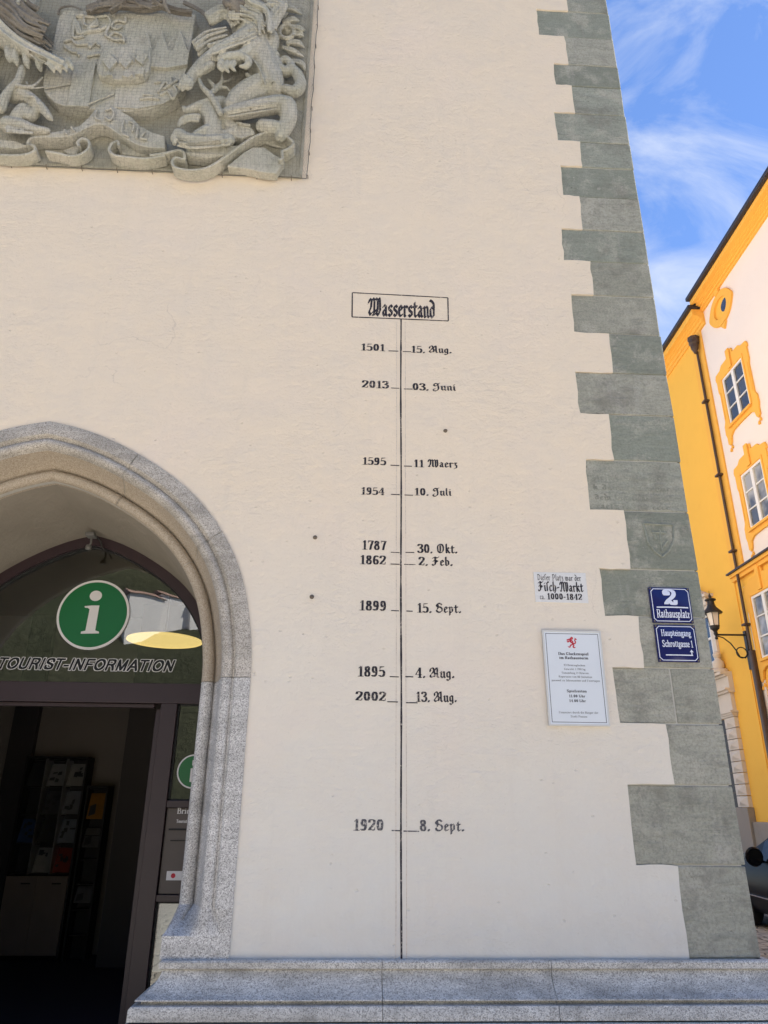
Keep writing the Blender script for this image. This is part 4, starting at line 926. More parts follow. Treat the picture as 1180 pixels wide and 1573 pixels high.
for k, (c_, lab, z0, hh) in enumerate((((.45, .20, .02), 'orange leaflet at the top of the narrow rack', SZ1-.36, .28), ((.14, .14, .15), 'grey leaflet in the middle of the narrow rack', SZ1-.66, .2), ((.18, .18, .2), 'grey leaflet low in the narrow rack', .62, .16))):
    mt = plain(f'rack_paper_{k}', tuple(q*.55 for q in c_), .5, .3, 14)
    t_ = thing('leaflet', lab, 'leaflet', (SX0+.03, ry_+.1, z0), 'leaflets in the racks')
    mb = MB(); mb.hexa([(SX0+.03, ry_+.05, z0), (SX1-.03, ry_+.05, z0), (SX1-.03, ry_+.07, z0), (SX0+.03, ry_+.07, z0), (SX0+.03, ry_+.13, z0+hh), (SX1-.03, ry_+.13, z0+hh), (SX1-.03, ry_+.15, z0+hh), (SX0+.03, ry_+.15, z0+hh)]); mb.build('cover', mt, t_)
    mb = MB(); f = lambda q, r: (SX0+.03+(SX1-SX0-.06)*q, ry_+.05+.08*r-.003, z0+hh*r)
    mb.add([f(.1, .1), f(.5, .2), f(.45, .6), f(.1, .5)], [(0, 1, 2, 3)]); mb.build('picture', M['ink_dark_print'], t_, fixn=False)

# ================================================================== coat of arms relief
RXR, RXL, RZB = -.468, 2*AX+.468, 6.212
rel = thing('coat_of_arms_relief', 'large grey stone coat of arms relief with lions, shield and curling ribbon', 'relief', (AX, 0, RZB))
mb = MB(); mb.box(RXL, RXR, -.014, .03, RZB, 8.42); mb.build('slab', M['relief_slab'], rel, bevel=.008)
mb = MB()
for e in ((RXL-.004, RXL+.03, RZB, 8.42), (RXR-.022, RXR+.004, RZB+.024, 8.42), (RXL+.03, RXR+.004, RZB-.004, RZB+.023)): mb.box(e[0], e[1], -.024, -.0142, e[2], e[3])
mb.build('rim', M['relief_slab'], rel, bevel=.006)
YS, AXR, PXM, DS = -.014, -2.0, 193.0, .62
c6 = lambda x, y: (x/4.72, y/4.72)
c7 = lambda x, y: (230+x/4.538, y/4.538)
KS = {c6: 4.72, c7: 4.538}
class Carve:
    """clay-like strokes: tapered round bars met by sight lines at their own depth in front of the slab"""
    def __init__(s, mir=False): s.mb = MB(); s.mir = mir
    def p3(s, cv, x, y, d):
        q = np.array(W(*cv(x, y), YS-d))
        if s.mir: q[0] = 2*AXR-q[0]
        return q
    def bar(s, pts, cv, k=1.0, n=9, fl=1.0):      # pts: x, y, radius in crop pixels, height of the front face
        P = []
        for x, y, r, h in pts:
            rm = r/KS[cv]/PXM*k; d = max(h*DS-rm*fl, .004); P.append(np.r_[s.p3(cv, x, y, d), rm])
        Q = np.array(catmull(P, 5)) if len(P) > 2 else np.array(P)
        a, b = Q[0], Q[-1]; ta = a[:3]-Q[1][:3]; ta /= np.linalg.norm(ta)+1e-9; tb = b[:3]-Q[-2][:3]; tb /= np.linalg.norm(tb)+1e-9
        pre = [np.r_[a[:3]+ta*a[3]*q, a[3]*math.sqrt(max(0.02, 1-q*q))] for q in (.97, .75, .4)]; post = [np.r_[b[:3]+tb*b[3]*q, b[3]*math.sqrt(max(.02, 1-q*q))] for q in (.4, .75, .97)]
        Q = np.array(pre+list(Q)+post); s.mb.tube(Q[:, :3], list(Q[:, 3]), n)
    def strands(s, pts, cv, n, spread, r, h, seed, taper=.5):
        g = np.random.default_rng(seed); P = np.array(pts, float); nrm = np.gradient(P, axis=0); nrm = np.c_[-nrm[:, 1], nrm[:, 0]]/(np.hypot(nrm[:, 0], nrm[:, 1])[:, None]+1e-9)
        for i in range(n):
            o_ = (i+.5)/n*2-1+g.normal()*.08; q = P+nrm*o_*spread+g.normal(size=P.shape)*spread*.09; rr = r*g.uniform(.7, 1.25); hh = h*(g.uniform(.82, 1.06)-.12*o_*o_)
            s.bar([(x, y, rr*(1-taper*(j/(len(q)-1))), hh) for j, (x, y) in enumerate(q)], cv, n=6, fl=.6)
    def done(s, name, mat, vox=.0075, sm=2):
        o = s.mb.build(name, mat, rel, smooth='full', fixn=True)
        r_ = o.modifiers.new('remesh', 'REMESH'); r_.mode = 'VOXEL'; r_.voxel_size = vox; r_.use_smooth_shade = True
        if sm: q = o.modifiers.new('smooth', 'SMOOTH'); q.factor = .5; q.iterations = sm
        return o
    def plate(s, poly, cv, d0, d1):               # flat slab from depth d0 (back) to d1 (front), outline traced at the front
        P = [s.p3(cv, x, y, d1) for x, y in poly]
        if s.mir: P = P[::-1]
        s.mb.prism([(p[0], p[2]) for p in P], lambda p: (p[0], YS-d1, p[1]), lambda p: (p[0], YS-d0, p[1]))
    def band(s, pts, cv, wd, th=.013):            # ribbon seen on edge: pts x, y, depth of the front rim
        P = [s.p3(cv, x, y, d) for x, y, d in pts]; Q = np.array(catmull(P, 6)); T = np.gradient(Q, axis=0); T /= np.linalg.norm(T[:, [0, 2]], axis=1)[:, None]+1e-9
        N = np.c_[-T[:, 2], T[:, 0]]; t_ = th/2; rows = []
        for q, n_ in zip(Q, N):
            b = max(q[1]+wd, q[1]+.01); b = min(b, YS+.005)
            rows.append([(q[0]+n_[0]*a, y, q[2]+n_[1]*a) for a, y in ((-t_, q[1]+.004), (-t_*.6, q[1]), (t_*.6, q[1]), (t_, q[1]+.004), (t_*.8, b), (-t_*.8, b), (-t_, q[1]+.004))])
        s.mb.grid(rows); s.mb.add(rows[0][:6], [tuple(range(6))]); s.mb.add(rows[-1][:6], [tuple(range(6))])

# shield with its charges
SD = .105
SH = [(438, 74), (405, 205), (376, 370), (352, 440), (322, 520), (312, 600), (320, 660), (350, 700), (400, 745), (480, 768), (600, 782), (760, 800), (900, 806), (1080, 790), (1180, 755), (1290, 690), (1330, 610), (1340, 540), (1362, 470), (1384, 330), (1404, 180), (1418, 100), (1180, 84), (800, 78)]
c = Carve(); c.plate(SH, c6, -.004, SD); sh_ = c.mb.build('shield', M['relief'], rel, bevel=.012, seg=3)
c = Carve(); c.plate([(535, 452), (695, 452), (640, 770), (490, 762)], c6, SD-.001, SD+.022); c.plate([(838, 618), (1330, 598), (1290, 690), (1180, 750), (1000, 786), (825, 776)], c6, SD-.001, SD+.012)
# chevrons: three tall points (lower field raised against the upper)
for P in ([(30, 352), (85, 205), (132, 352)], [(160, 350), (212, 200), (262, 346)], [(-48, 345), (-18, 206), (18, 345)]): c.plate([(P[0][0], P[0][1]), (P[1][0], P[1][1]), (P[2][0], P[2][1])], c7, SD-.001, SD+.030)
c.plate([(-110, 350), (278, 346), (262, 446), (120, 470), (0, 462), (-110, 466)], c7, SD-.001, SD+.0305)
c.mb.build('shield_field', M['relief'], sh_, bevel=.004)
c = Carve()
def lines(L_, cv, r, d):
    for P in L_: c.bar([(x, y, r*1.25, (d+.022)/DS) for x, y in P], cv, n=7, fl=.8)
lines(([(545, 120), (535, 200), (530, 270), (600, 265)], [(610, 130), (615, 180), (660, 195), (705, 180), (690, 130), (620, 120)], [(700, 125), (780, 120), (800, 170), (770, 240), (790, 270), (830, 235), (890, 260), (900, 300)], [(910, 125), (905, 160), (860, 150), (820, 165), (815, 200), (850, 210), (880, 190)], [(765, 255), (830, 290), (890, 290)],
       [(470, 300), (520, 290), (560, 325), (640, 320), (650, 345), (690, 310), (720, 330)], [(465, 335), (520, 375), (560, 380), (570, 400)], [(640, 410), (700, 395), (745, 400)], [(560, 160), (590, 240)]), c6, 9, SD)
lines(([(545, 150), (560, 210), (580, 250), (640, 230), (720, 220), (770, 200)], [(560, 120), (600, 115)], [(640, 215), (700, 160)]), c6, 15, SD)
lines(([(60, 640), (110, 570), (140, 600), (150, 545)], [(80, 660), (130, 640), (160, 690), (190, 640), (170, 600), (210, 600)], [(-60, 690), (0, 684), (60, 690)], [(-40, 660), (20, 668)], [(100, 620), (190, 560)], [(40, 575), (70, 570)]), c7, 9, SD+.006)
lines(([(330, 640), (505, 608)], [(640, 755), (825, 680)]), c6, 6, SD+.002)
c.mb.build('charge', M['relief'], sh_, smooth='full')
ID = .165
c = Carve(); c.plate([(735, 345), (1000, 318), (1088, 330), (1092, 430), (1075, 510), (1040, 548), (960, 572), (860, 578), (780, 565), (712, 540), (700, 500), (715, 430)], c6, SD-.001, ID)
ins_ = c.mb.build('inescutcheon', M['relief'], rel, bevel=.010, seg=3)
for P in ([(738, 432), (785, 372), (848, 440), (790, 505)], [(858, 436), (905, 378), (962, 428), (908, 492)], [(972, 418), (1020, 354), (1070, 395), (1030, 462)], [(760, 548), (785, 505), (815, 540)], [(880, 545), (912, 496), (960, 534), (930, 560)], [(975, 535), (1020, 476), (1050, 498), (1035, 535)]):
    c = Carve(); c.plate(P, c6, ID-.001, ID+.027); c.mb.build('lozenge', M['relief'], ins_, bevel=.003)

def lion(mir):
    c = Carve(mir); S = lambda pts: c.bar(pts, c7, 1.16)
    S([(690, 60, 112, .27), (700, 180, 124, .31), (735, 320, 120, .32), (792, 450, 108, .31), (838, 560, 92, .30), (850, 620, 84, .28)])
    S([(840, 600, 90, .28), (740, 640, 95, .30), (640, 690, 78, .30), (575, 745, 56, .28)])
    S([(500, 802, 34, .26), (620, 782, 48, .31), (760, 752, 54, .33), (900, 732, 58, .32), (955, 750, 62, .31)])
    S([(955, 745, 64, .31), (968, 820, 54, .29), (940, 900, 44, .27), (912, 950, 36, .25)])
    S([(790, 882, 44, .26), (860, 894, 48, .28), (925, 902, 42, .26)])
    c.strands([(560, 110), (640, 100), (720, 130), (800, 190)], c7, 6, 42, 15, .345, 3); 
    if not mir:
        S([(740, 250, 84, .33), (610, 325, 72, .36), (485, 385, 58, .37), (385, 445, 46, .36), (315, 512, 38, .36), (270, 572, 34, .36)])
        for q in ((250, 545, 222, 590, 205, 616), (262, 568, 240, 606, 228, 630), (285, 575, 276, 606, 268, 622)): S([(q[0], q[1], 24, .37), (q[2], q[3], 18, .36), (q[4], q[5], 9, .33)])
        S([(430, 458, 28, .35), (372, 492, 24, .35), (352, 520, 11, .32)])
        S([(735, 320, 56, .36), (650, 390, 40, .39), (560, 412, 42, .40), (505, 420, 34, .39)])
        for dx, dy, l in ((0, 6, 56), (44, 16, 52), (88, 14, 46)): S([(498+dx, 424+dy, 19, .41), (486+dx, 428+dy+l*.55, 16, .41), (506+dx, 432+dy+l, 9, .38)])
        S([(640, 390, 22, .40), (690, 425, 24, .39), (672, 462, 20, .38), (630, 462, 10, .37)])
        c.strands([(430, 355), (520, 320), (640, 275), (740, 230)], c7, 9, 46, 9, .395, 5, .3); c.strands([(700, 320), (790, 440), (850, 570)], c7, 7, 62, 8, .335, 6, .3)
    c.strands([(540, 790), (700, 760), (880, 735)], c7, 5, 34, 8, .345, 7, .3)
    return c.done('lion', M['relief'])
lion(False)
lion(True)
c = Carve(); S = lambda pts: c.bar(pts, c6)
S([(-60, 200, 100, .30), (40, 275, 86, .34), (150, 345, 66, .37), (260, 395, 52, .38), (370, 435, 44, .38), (440, 462, 38, .38)])
for x, y in ((385, 500), (432, 502), (478, 498), (520, 482)): S([(x-24, y-38, 24, .395), (x, y, 18, .39), (x+8, y+26, 8, .36)])
for x, y in ((60, 420), (110, 440), (190, 462), (280, 480)): S([(x, y-62, 30, .34), (x+5, y-10, 27, .35), (x+14, y+26, 15, .32)])
c.strands([(-40, 150), (60, 235), (180, 325), (330, 405), (460, 455)], c6, 10, 58, 10, .405, 9, .4)
c.done('lion_foreleg', M['relief'])
def strands(name, specs, mat, seed):
    c = Carve()
    for i, (pts, cv, n, spread, r, h) in enumerate(specs): c.strands(pts, cv, n, spread, r, h, seed+i)
    return c.done(name, mat, .0055, 2)
strands('mane', [([(840, 20), (900, 40), (870, 110), (830, 180)], c7, 9, 48, 20, .33), ([(620, -30), (700, 30), (800, 90), (820, 220)], c7, 11, 70, 22, .37), ([(420, 130), (500, 90), (560, 95), (610, 160)], c7, 8, 46, 20, .30), ([(330, 335), (420, 275), (540, 235)], c7, 7, 54, 22, .33)], M['relief'], 40)
strands('mane', [([(-60, -20), (60, 90), (180, 190), (310, 250)], c6, 15, 92, 22, .40), ([(60, -40), (120, 60), (220, 140), (320, 215)], c6, 10, 54, 19, .36), ([(200, 190), (280, 260), (370, 340)], c6, 6, 40, 14, .33), ([(150, -30), (200, 40), (270, 75)], c6, 5, 34, 13, .28)], M['relief_dark'], 50)
c = Carve(); S = lambda pts: c.bar(pts, c7)
S([(560, -40, 52, .38), (590, 10, 54, .42), (600, 60, 40, .40), (618, 96, 22, .36)]); S([(528, 16, 26, .38), (565, 40, 30, .40), (645, 30, 26, .38)]); S([(545, 60, 10, .41), (548, 84, 4, .40)])
c.done('lion_jaw', M['relief_dark'])
strands('mantling', [([(640, 72), (760, 42), (900, 34), (1060, 50), (1190, 30)], c6, 8, 34, 14, .30), ([(735, -30), (705, 30), (650, 72)], c6, 4, 16, 13, .33), ([(1110, -30), (1140, 20), (1200, 52), (1290, 82), (1390, 96)], c6, 6, 24, 12, .31), ([(800, 70), (900, 20), (960, -30)], c6, 5, 30, 12, .33), ([(1100, 50), (1010, 15), (985, -30)], c6, 5, 30, 12, .33), ([(420, 100), (440, 58), (520, 44), (600, 70)], c6, 2, 7, 9, .22), ([(100, -20), (112, 40), (140, 92)], c7, 3, 8, 13, .36), ([(240, 20), (330, 60), (380, 100), (430, 180)], c7, 2, 14, 10, .2)], M['relief_dark'], 60)
def foliage(mir):
    c = Carve(mir); S = lambda pts: c.bar(pts, c7, 1.35)
    S([(870, 390, 22, .18), (900, 470, 30, .21), (955, 502, 28, .2), (985, 455, 24, .19), (945, 412, 20, .18), (908, 440, 15, .16)])
    S([(985, 470, 24, .2), (1030, 520, 30, .21), (1052, 590, 32, .22), (1010, 640, 32, .23), (950, 622, 26, .21)])
    S([(810, 200, 42, .24), (850, 280, 42, .25), (842, 350, 36, .24), (880, 385, 22, .2)])
    a = np.linspace(0, 6.3, 14); S([(955+52*math.cos(q), 222+46*math.sin(q), 13, .13) for q in a]); S([(940, 215, 30, .08), (975, 232, 28, .08)])
    for P in ([(860, 150), (920, 110), (960, 90)], [(930, 150), (1000, 140), (1040, 145)], [(1000, 240), (1050, 240), (1070, 250)], [(930, 330), (1000, 360), (1070, 395)], [(960, 300), (1030, 300), (1075, 330)], [(1000, 420), (1060, 450), (1080, 490)], [(900, 70), (980, 60), (1060, 100)], [(870, 200), (880, 260), (900, 300)], [(1000, 180), (1040, 200), (1080, 210)]):
        S([(P[0][0], P[0][1], 10, .10), (P[1][0], P[1][1], 20, .12), (P[2][0], P[2][1], 6, .08)]); S([(P[0][0], P[0][1]+4, 5, .14), (P[1][0], P[1][1]+2, 6, .16), (P[2][0], P[2][1], 3, .10)])
    return c.done('acanthus_scroll', M['relief'], .006, 1)
foliage(False); foliage(True)
def beast(mir):
    c = Carve(mir); S = lambda pts: c.bar(pts, c7, 1.12)
    S([(500, 730, 54, .22), (420, 740, 52, .25), (340, 752, 38, .25), (262, 772, 24, .24), (238, 750, 13, .22)])
    S([(400, 765, 62, .25), (440, 840, 58, .27), (450, 915, 52, .27), (430, 955, 46, .27)])
    S([(335, 815, 22, .26), (270, 815, 18, .25), (222, 838, 17, .24), (204, 880, 12, .22)]); S([(335, 842, 13, .24), (272, 842, 12, .23), (230, 868, 9, .2)])
    S([(172, 968, 26, .24), (205, 932, 34, .26), (255, 975, 44, .28), (330, 988, 42, .28), (440, 988, 40, .28), (555, 975, 36, .27)])
    for x in (180, 520, 560): S([(x, 975, 20, .29), (x-8, 1000, 14, .27)])
    S([(330, 950, 34, .26), (400, 920, 44, .27)]); S([(540, 880, 62, .2), (590, 940, 52, .21), (520, 960, 44, .22)])
    c.strands([(200, 995), (320, 1012), (555, 990)], c7, 5, 28, 7, .29, 21, .3)
    return c.done('crouching_beast', M['relief'])
beast(False)
c = Carve(); S = lambda pts: c.bar(pts, c7)
S([(335, 535, 13, .28), (370, 610, 18, .30), (420, 660, 22, .31), (460, 720, 24, .31), (495, 790, 22, .30)])
S([(420, 655, 18, .28), (462, 620, 20, .27), (500, 570, 13, .24), (505, 515, 7, .2)]); S([(462, 615, 16, .26), (430, 580, 15, .24), (405, 552, 9, .2)]); S([(470, 615, 14, .24), (530, 610, 11, .22), (560, 640, 7, .18)]); S([(505, 575, 9, .22), (560, 555, 7, .16), (590, 530, 5, .1)]); S([(680, 520, 16, .26), (720, 560, 18, .26), (760, 600, 15, .24)])
c.done('antler', M['relief'], .005, 1)
c = Carve(); S = lambda pts: c.bar(pts, c6)
S([(165, 500, 28, .30), (130, 590, 28, .31), (70, 650, 27, .31), (30, 720, 34, .30), (10, 790, 34, .28)]); S([(100, 612, 16, .30), (180, 632, 14, .30), (250, 617, 10, .28), (310, 560, 6, .24)]); S([(150, 622, 8, .28), (230, 640, 7, .27), (320, 632, 5, .27), (420, 625, 4, .27), (505, 607, 3, .2)]); S([(200, 612, 8, .28), (190, 590, 5, .24)])
c.done('antler', M['relief'], .005, 1)
c = Carve(); S = lambda pts: c.bar(pts, c6)
S([(100, 700, 52, .24), (170, 690, 54, .27), (240, 730, 43, .27), (310, 790, 34, .28), (358, 848, 25, .27), (376, 866, 13, .24)]); S([(270, 800, 34, .24), (220, 850, 40, .25), (180, 800, 52, .26), (130, 850, 52, .27)]); S([(60, 905, 60, .25), (160, 918, 52, .27), (250, 942, 38, .27), (340, 948, 25, .26)]); S([(296, 735, 8, .29), (330, 790, 8, .29)]); S([(200, 700, 14, .31), (250, 705, 10, .31), (270, 760, 6, .29)])
c.strands([(40, 930), (140, 950), (240, 960)], c6, 5, 26, 8, .29, 31, .3)
c.done('hound', M['relief'])
# the ribbon: flat faces and bands seen on edge
c = Carve()
RD = .115
c.plate([(200, 1008), (240, 978), (340, 962), (480, 942), (580, 907), (650, 842), (700, 774), (760, 754), (830, 772), (900, 817), (960, 852), (1010, 907), (1100, 957), (1195, 987), (1195, 1062), (1080, 1056), (980, 1032), (900, 982), (820, 927), (740, 892), (660, 902), (580, 947), (500, 972), (380, 985), (300, 985)], c6, .02, RD)
c.plate([(250, 1004), (560, 1012), (630, 1012), (500, 1088), (380, 1098), (255, 1085)], c7, .01, RD-.02); c.plate([(612, 852), (700, 872), (740, 930), (640, 962), (560, 940)], c7, .01, RD-.01)
c.plate([(545, 1152), (655, 1060), (720, 1026), (800, 1026), (868, 1076), (925, 1104), (915, 1160), (885, 1198), (790, 1190), (685, 1168)], c7, .01, .075)
c.plate([(800, 935), (890, 930), (960, 965), (985, 995), (950, 1030), (860, 1015), (780, 985), (720, 990)], c7, .01, .03)
c.plate([(455, 1085), (560, 1052), (575, 1075), (560, 1112), (500, 1118)], c6, .01, .035); c.plate([(850, 1050), (905, 1040), (1000, 1070), (1190, 1095), (1190, 1125), (1000, 1130), (880, 1115)], c6, .01, .035); c.plate([(-60, 1005), (110, 1020), (215, 1055), (120, 1075), (-60, 1060)], c6, .01, .09)
c.mb.build('ribbon_face', M['relief'], rel, bevel=.008)
c = Carve(); B = lambda pts, cv, d, wd: c.band([(x, y, d) for x, y in pts], cv, wd*1.25, .021)
B([(195, 1045), (215, 1002), (290, 987), (420, 987), (520, 972), (620, 922), (700, 894), (780, 908), (880, 974), (990, 1037), (1090, 1060), (1195, 1066)], c6, RD+.006, .09)
B([(330, 1092), (420, 1108), (500, 1126), (580, 1114), (638, 1072), (640, 1018), (592, 1000), (560, 1028), (572, 1056)], c6, .11, .075)
B([(-60, 1112), (60, 1122), (180, 1116), (250, 1086), (242, 1052), (200, 1040), (215, 1005)], c6, .11, .08)
B([(858, 1052), (850, 1020), (806, 1040), (790, 1085), (830, 1120), (930, 1135), (1060, 1145), (1195, 1122)], c6, .11, .08)
B([(0, 1078), (100, 1064), (200, 1042), (236, 1060), (238, 1104), (182, 1094), (156, 1120), (170, 1158), (240, 1178), (330, 1180), (420, 1156), (520, 1092), (620, 1018), (720, 954), (800, 922), (890, 915), (960, 950), (1002, 992), (962, 1034), (922, 1050), (926, 1094), (900, 1112)], c7, .115, .085)
B([(250, 1062), (380, 1070), (500, 1078), (560, 1060)], c7, .10, .05); B([(700, 870), (650, 860), (612, 850), (600, 870)], c7, .12, .06); B([(545, 1152), (690, 1170), (790, 1192), (885, 1200)], c7, .08, .06)
c.mb.build('ribbon_rim', M['relief'], rel, smooth=True)
c = Carve()
lines(([(770, 800), (810, 790), (825, 830), (800, 870), (765, 850)], [(900, 870), (885, 920), (890, 970), (930, 990)], [(940, 880), (970, 900), (960, 950)], [(1000, 930), (990, 1000)], [(700, 800), (690, 850), (720, 870)], [(1050, 960), (1020, 1000), (1060, 1010)], [(470, 945), (480, 970)], [(520, 925), (540, 950)]), c6, 7, RD)
c.mb.build('worn_lettering', M['relief'], rel, smooth='full')

# ---- bird net: fine wire mesh hung over the relief
net = thing('bird_net', 'fine wire bird net stretched over the stone relief', 'net', (AX, 0, RZB-.03))
NX0, NX1, NZ0, NZ1 = RXL-.045, RXR+.045, RZB-.012, 8.46
def netp(x, z):
    e = min((x-NX0)/.10, (NX1-x)/.10, (z-NZ0)/.16, 1.0); e = max(e, 0)
    q = 1-(1-e)**2
    return (x+.004*math.sin(z*9+x*3)+.003*math.sin(z*23), -.022-.215*q+.012*math.sin(x*3.1+1)*math.sin(z*4.2)*q, z+.005*math.sin(x*7+z*2)+.003*math.sin(x*19))
mb = MB(); cell = .0325
for x in np.arange(NX0, NX1+1e-6, cell):
    mb.tube([netp(x, z) for z in np.r_[NZ0, np.arange(NZ0+.03, NZ0+.2, .04), np.arange(NZ0+.2, NZ1, .09), NZ1]], .0005, 3, False)
for z in np.arange(NZ0, NZ1+1e-6, cell):
    mb.tube([netp(x, z) for x in np.r_[NX0, np.arange(NX0+.025, NX0+.13, .03), np.arange(NX0+.14, NX1-.13, .09), np.arange(NX1-.13, NX1-.02, .03), NX1]], .0005, 3, False)
mb.build('mesh', M['wire'], net, fixn=False)
mb = MB(); mb.tube([netp(NX0, NZ1), netp(NX0, NZ0)], .003, 5); mb.tube([netp(x, NZ0) for x in np.linspace(NX0, NX1, 30)], .003, 5); mb.tube([netp(NX1, z) for z in np.linspace(NZ0, NZ1, 24)], .003, 5); mb.build('edge_rope', M['wire'], net)
for x in np.arange(NX0+.1, NX1, .27):
    mb = MB(); a = netp(x, NZ0); mb.tube([(x, .002, NZ0-.008), (x, -.03, NZ0-.006), (x+.003, -.038, NZ0+.004), (x, -.03, NZ0+.010)], .003, 5); mb.build('hook', M['iron'], net)
for z in np.arange(NZ0+.02, NZ1, .25):
    mb = MB(); mb.tube([(NX1+.004, .002, z), (NX1+.004, -.032, z), (NX1-.004, -.038, z+.003)], .003, 5); mb.build('hook', M['iron'], net)

# ================================================================== houses along the lane
SJ = 10.47                                   # where the two houses meet
h1 = thing('cream_house', 'cream rendered house with yellow window surrounds and yellow cornice along the lane', 'house', H3(3, 0, -4))
S0 = 1.2
mb = MB(); mb.hbox(S0, SJ, 6.34, 13.3, -9, 0); mb.build('upper_wall', M['cream'], h1)
mb = MB(); mb.hbox(S0, SJ-.001, 1.35, 6.3, -9, -.01); mb.build('lower_wall', M['yellow'], h1)
mb = MB(); mb.hbox(S0, SJ-.002, -.3, 1.349, -9, .05); mb.build('stone_base', M['base_stone'], h1, bevel=.01)
mb = MB(); mb.hbox(9.93, SJ-.02, 6.41, 12.90, .001, .04); mb.build('pilaster', M['yellow_trim'], h1, bevel=.004)
def cornice(par, s0, s1, zt, zb, mt, sc=1.0):
    hgt = zt-zb
    prof = [(0, 0), (.07, 0), (.07, .20), (.13, .23), (.13, .40), (.21, .44), (.21, .50), (.29, .54), (.29, .60), (.44, .64), (.44, 1.0), (0, 1.0)]
    mb = MB(); n = len(prof)
    mb.grid([[H3(s_, zb+hgt*q, o_*sc) for o_, q in prof] for s_ in (s0, s1)])
    mb.add([H3(s0, zb+hgt*q, o_*sc) for o_, q in prof], [tuple(range(n))]); mb.add([H3(s1, zb+hgt*q, o_*sc) for o_, q in prof], [tuple(range(n))])
    mb.build('cornice', mt, par)
    mb = MB(); mb.hbox(s0-.05, s1, zt+.001, zt+.10, -.2, .44*sc+.10); mb.build('gutter', M['zinc'], par, bevel=.02)
    mb = MB(); A_ = [H3(s0-.1, zt+.08, .40*sc), H3(s1, zt+.08, .40*sc), H3(s1, zt+3.6, -4.6), H3(s0-.1, zt+3.6, -4.6), H3(s1, zt+.08, -9.3), H3(s0-.1, zt+.08, -9.3)]
    mb.add(A_, [(0, 1, 2, 3), (3, 2, 4, 5), (0, 3, 5), (1, 4, 2), (0, 5, 4, 1)]); mb.build('roof', M['zinc'], par)
ZE1 = (HPX(1180, 252, .40)[1]+HPX(1052, 460, .40)[1])/2-.10
SE1 = HPX(1053, 464, .40)[0]
cornice(h1, S0, SE1, ZE1, 12.72, M['yellow_trim'], .68)
mb = MB(); mb.hbox(S0, SJ-.02, 6.301, 6.37, -.1, .12); mb.hbox(S0, SJ-.02, 6.22, 6.30, -.0, .07); mb.build('string_course', M['yellow_trim'], h1)
mb = MB(); mb.hbox(S0, SJ-.0, 6.371, 6.405, -.0, .17); mb.build('flashing', M['zinc'], h1)
SUR = [(0, 1.70), (.10, 1.70), (.14, 1.56), (.40, 1.55), (.50, 1.47), (.70, 1.45), (.74, 1.36), (.70, 1.30), (.70, 1.0), (.66, .9), (.66, .2), (.72, .1), (.73, -.1), (.69, -.2), (.69, -.36), (.62, -.42), (.56, -.36), (.52, -.22), (.38, -.15), (0, -.14)]
def window(par, sc, z0, w_, hh, pane='pane'):
    f_ = hh/1.2; k = w_/.92
    wd = MB().build('window', M['white_paint'], par)
    outl = [(sc+x*k, z0+z*f_) for x, z in SUR] + [(sc-x*k, z0+z*f_) for x, z in SUR[::-1][1:-1]]
    hole = (sc-w_/2, sc+w_/2, z0, z0+hh)
    # surround as four pieces round the opening
    mb = MB(); R_ = [p for p in outl if p[0] >= sc]; 
    right = [(sc+x*k, z0+z*f_) for x, z in SUR]
    ringr = right + [(sc, z0), (hole[1], z0), (hole[1], z0+hh), (sc, z0+hh)]
    mb.hwall(ringr, .045, .0005); mb.hwall([(2*sc-p[0], p[1]) for p in ringr][::-1], .045, .0005)
    for a in ((sc-w_/2-.055, sc-w_/2-.005, z0-.0, z0+hh+.055), (sc+w_/2+.005, sc+w_/2+.055, z0-.0, z0+hh+.055), (sc-w_/2-.004, sc+w_/2+.004, z0+hh+.006, z0+hh+.036)): mb.hbox(a[0], a[1], a[2], a[3], .0455, .062)
    for sg in (-1, 1): mb.hbox(*sorted((sc+sg*.60*k, sc+sg*.635*k)), z0+.25*f_, z0+.95*f_, .0455, .056)
    mb.build('surround', M['yellow_trim'], wd, bevel=.006)
    for sg in (-1, 1):
        x = sc+sg*.62*k
        for j in range(2):
            mb = MB(); mb.lathe(H3(x+(j-.5)*.07, z0-.50*f_-.05*(j % 2), .02), [(.028, 0), (.03, .03), (.014, .075)], 8); mb.build('stucco_drop', M['yellow_trim'], wd)
        x = sc+sg*.72*k; mb = MB(); mb.lathe(H3(x, z0+1.30*f_, .02), [(.02, 0), (.026, .03), (.012, .06)], 8); mb.build('stucco_drop', M['yellow_trim'], wd)
    mb = MB(); mb.hbox(sc-.07, sc+.07, z0+hh+.04, z0+1.72*f_, .046, .085); mb.build('keystone', M['yellow_trim'], wd, bevel=.01)
    mb = MB(); mb.hbox(sc-w_/2, sc+w_/2, z0, z0+hh, .004, .010); mb.build('pane', M[pane], wd)
    mb = MB(); t_ = .05
    for a in ((sc-w_/2, sc-w_/2+t_, z0, z0+hh), (sc+w_/2-t_, sc+w_/2, z0, z0+hh), (sc-w_/2+t_, sc+w_/2-t_, z0, z0+t_), (sc-w_/2+t_, sc+w_/2-t_, z0+hh-t_, z0+hh)): mb.hbox(a[0], a[1], a[2], a[3], .012, .040)
    mb.hbox(sc-.05, sc+.05, z0+t_, z0+hh-t_, .012, .042)
    for q in (.34, .66):
        for sg in (-1, 1): a = sorted((sc+sg*.051, sc+sg*(w_/2-t_-.001))); mb.hbox(a[0], a[1], z0+hh*q-.014, z0+hh*q+.014, .012, .03)
    mb.build('casement', M['white_paint'], wd)
    mb = MB(); mb.hbox(sc-w_/2-.03, sc+w_/2+.03, z0-.05, z0-.001, .046, .10); mb.build('sill', M['yellow_trim'], wd)
    return wd
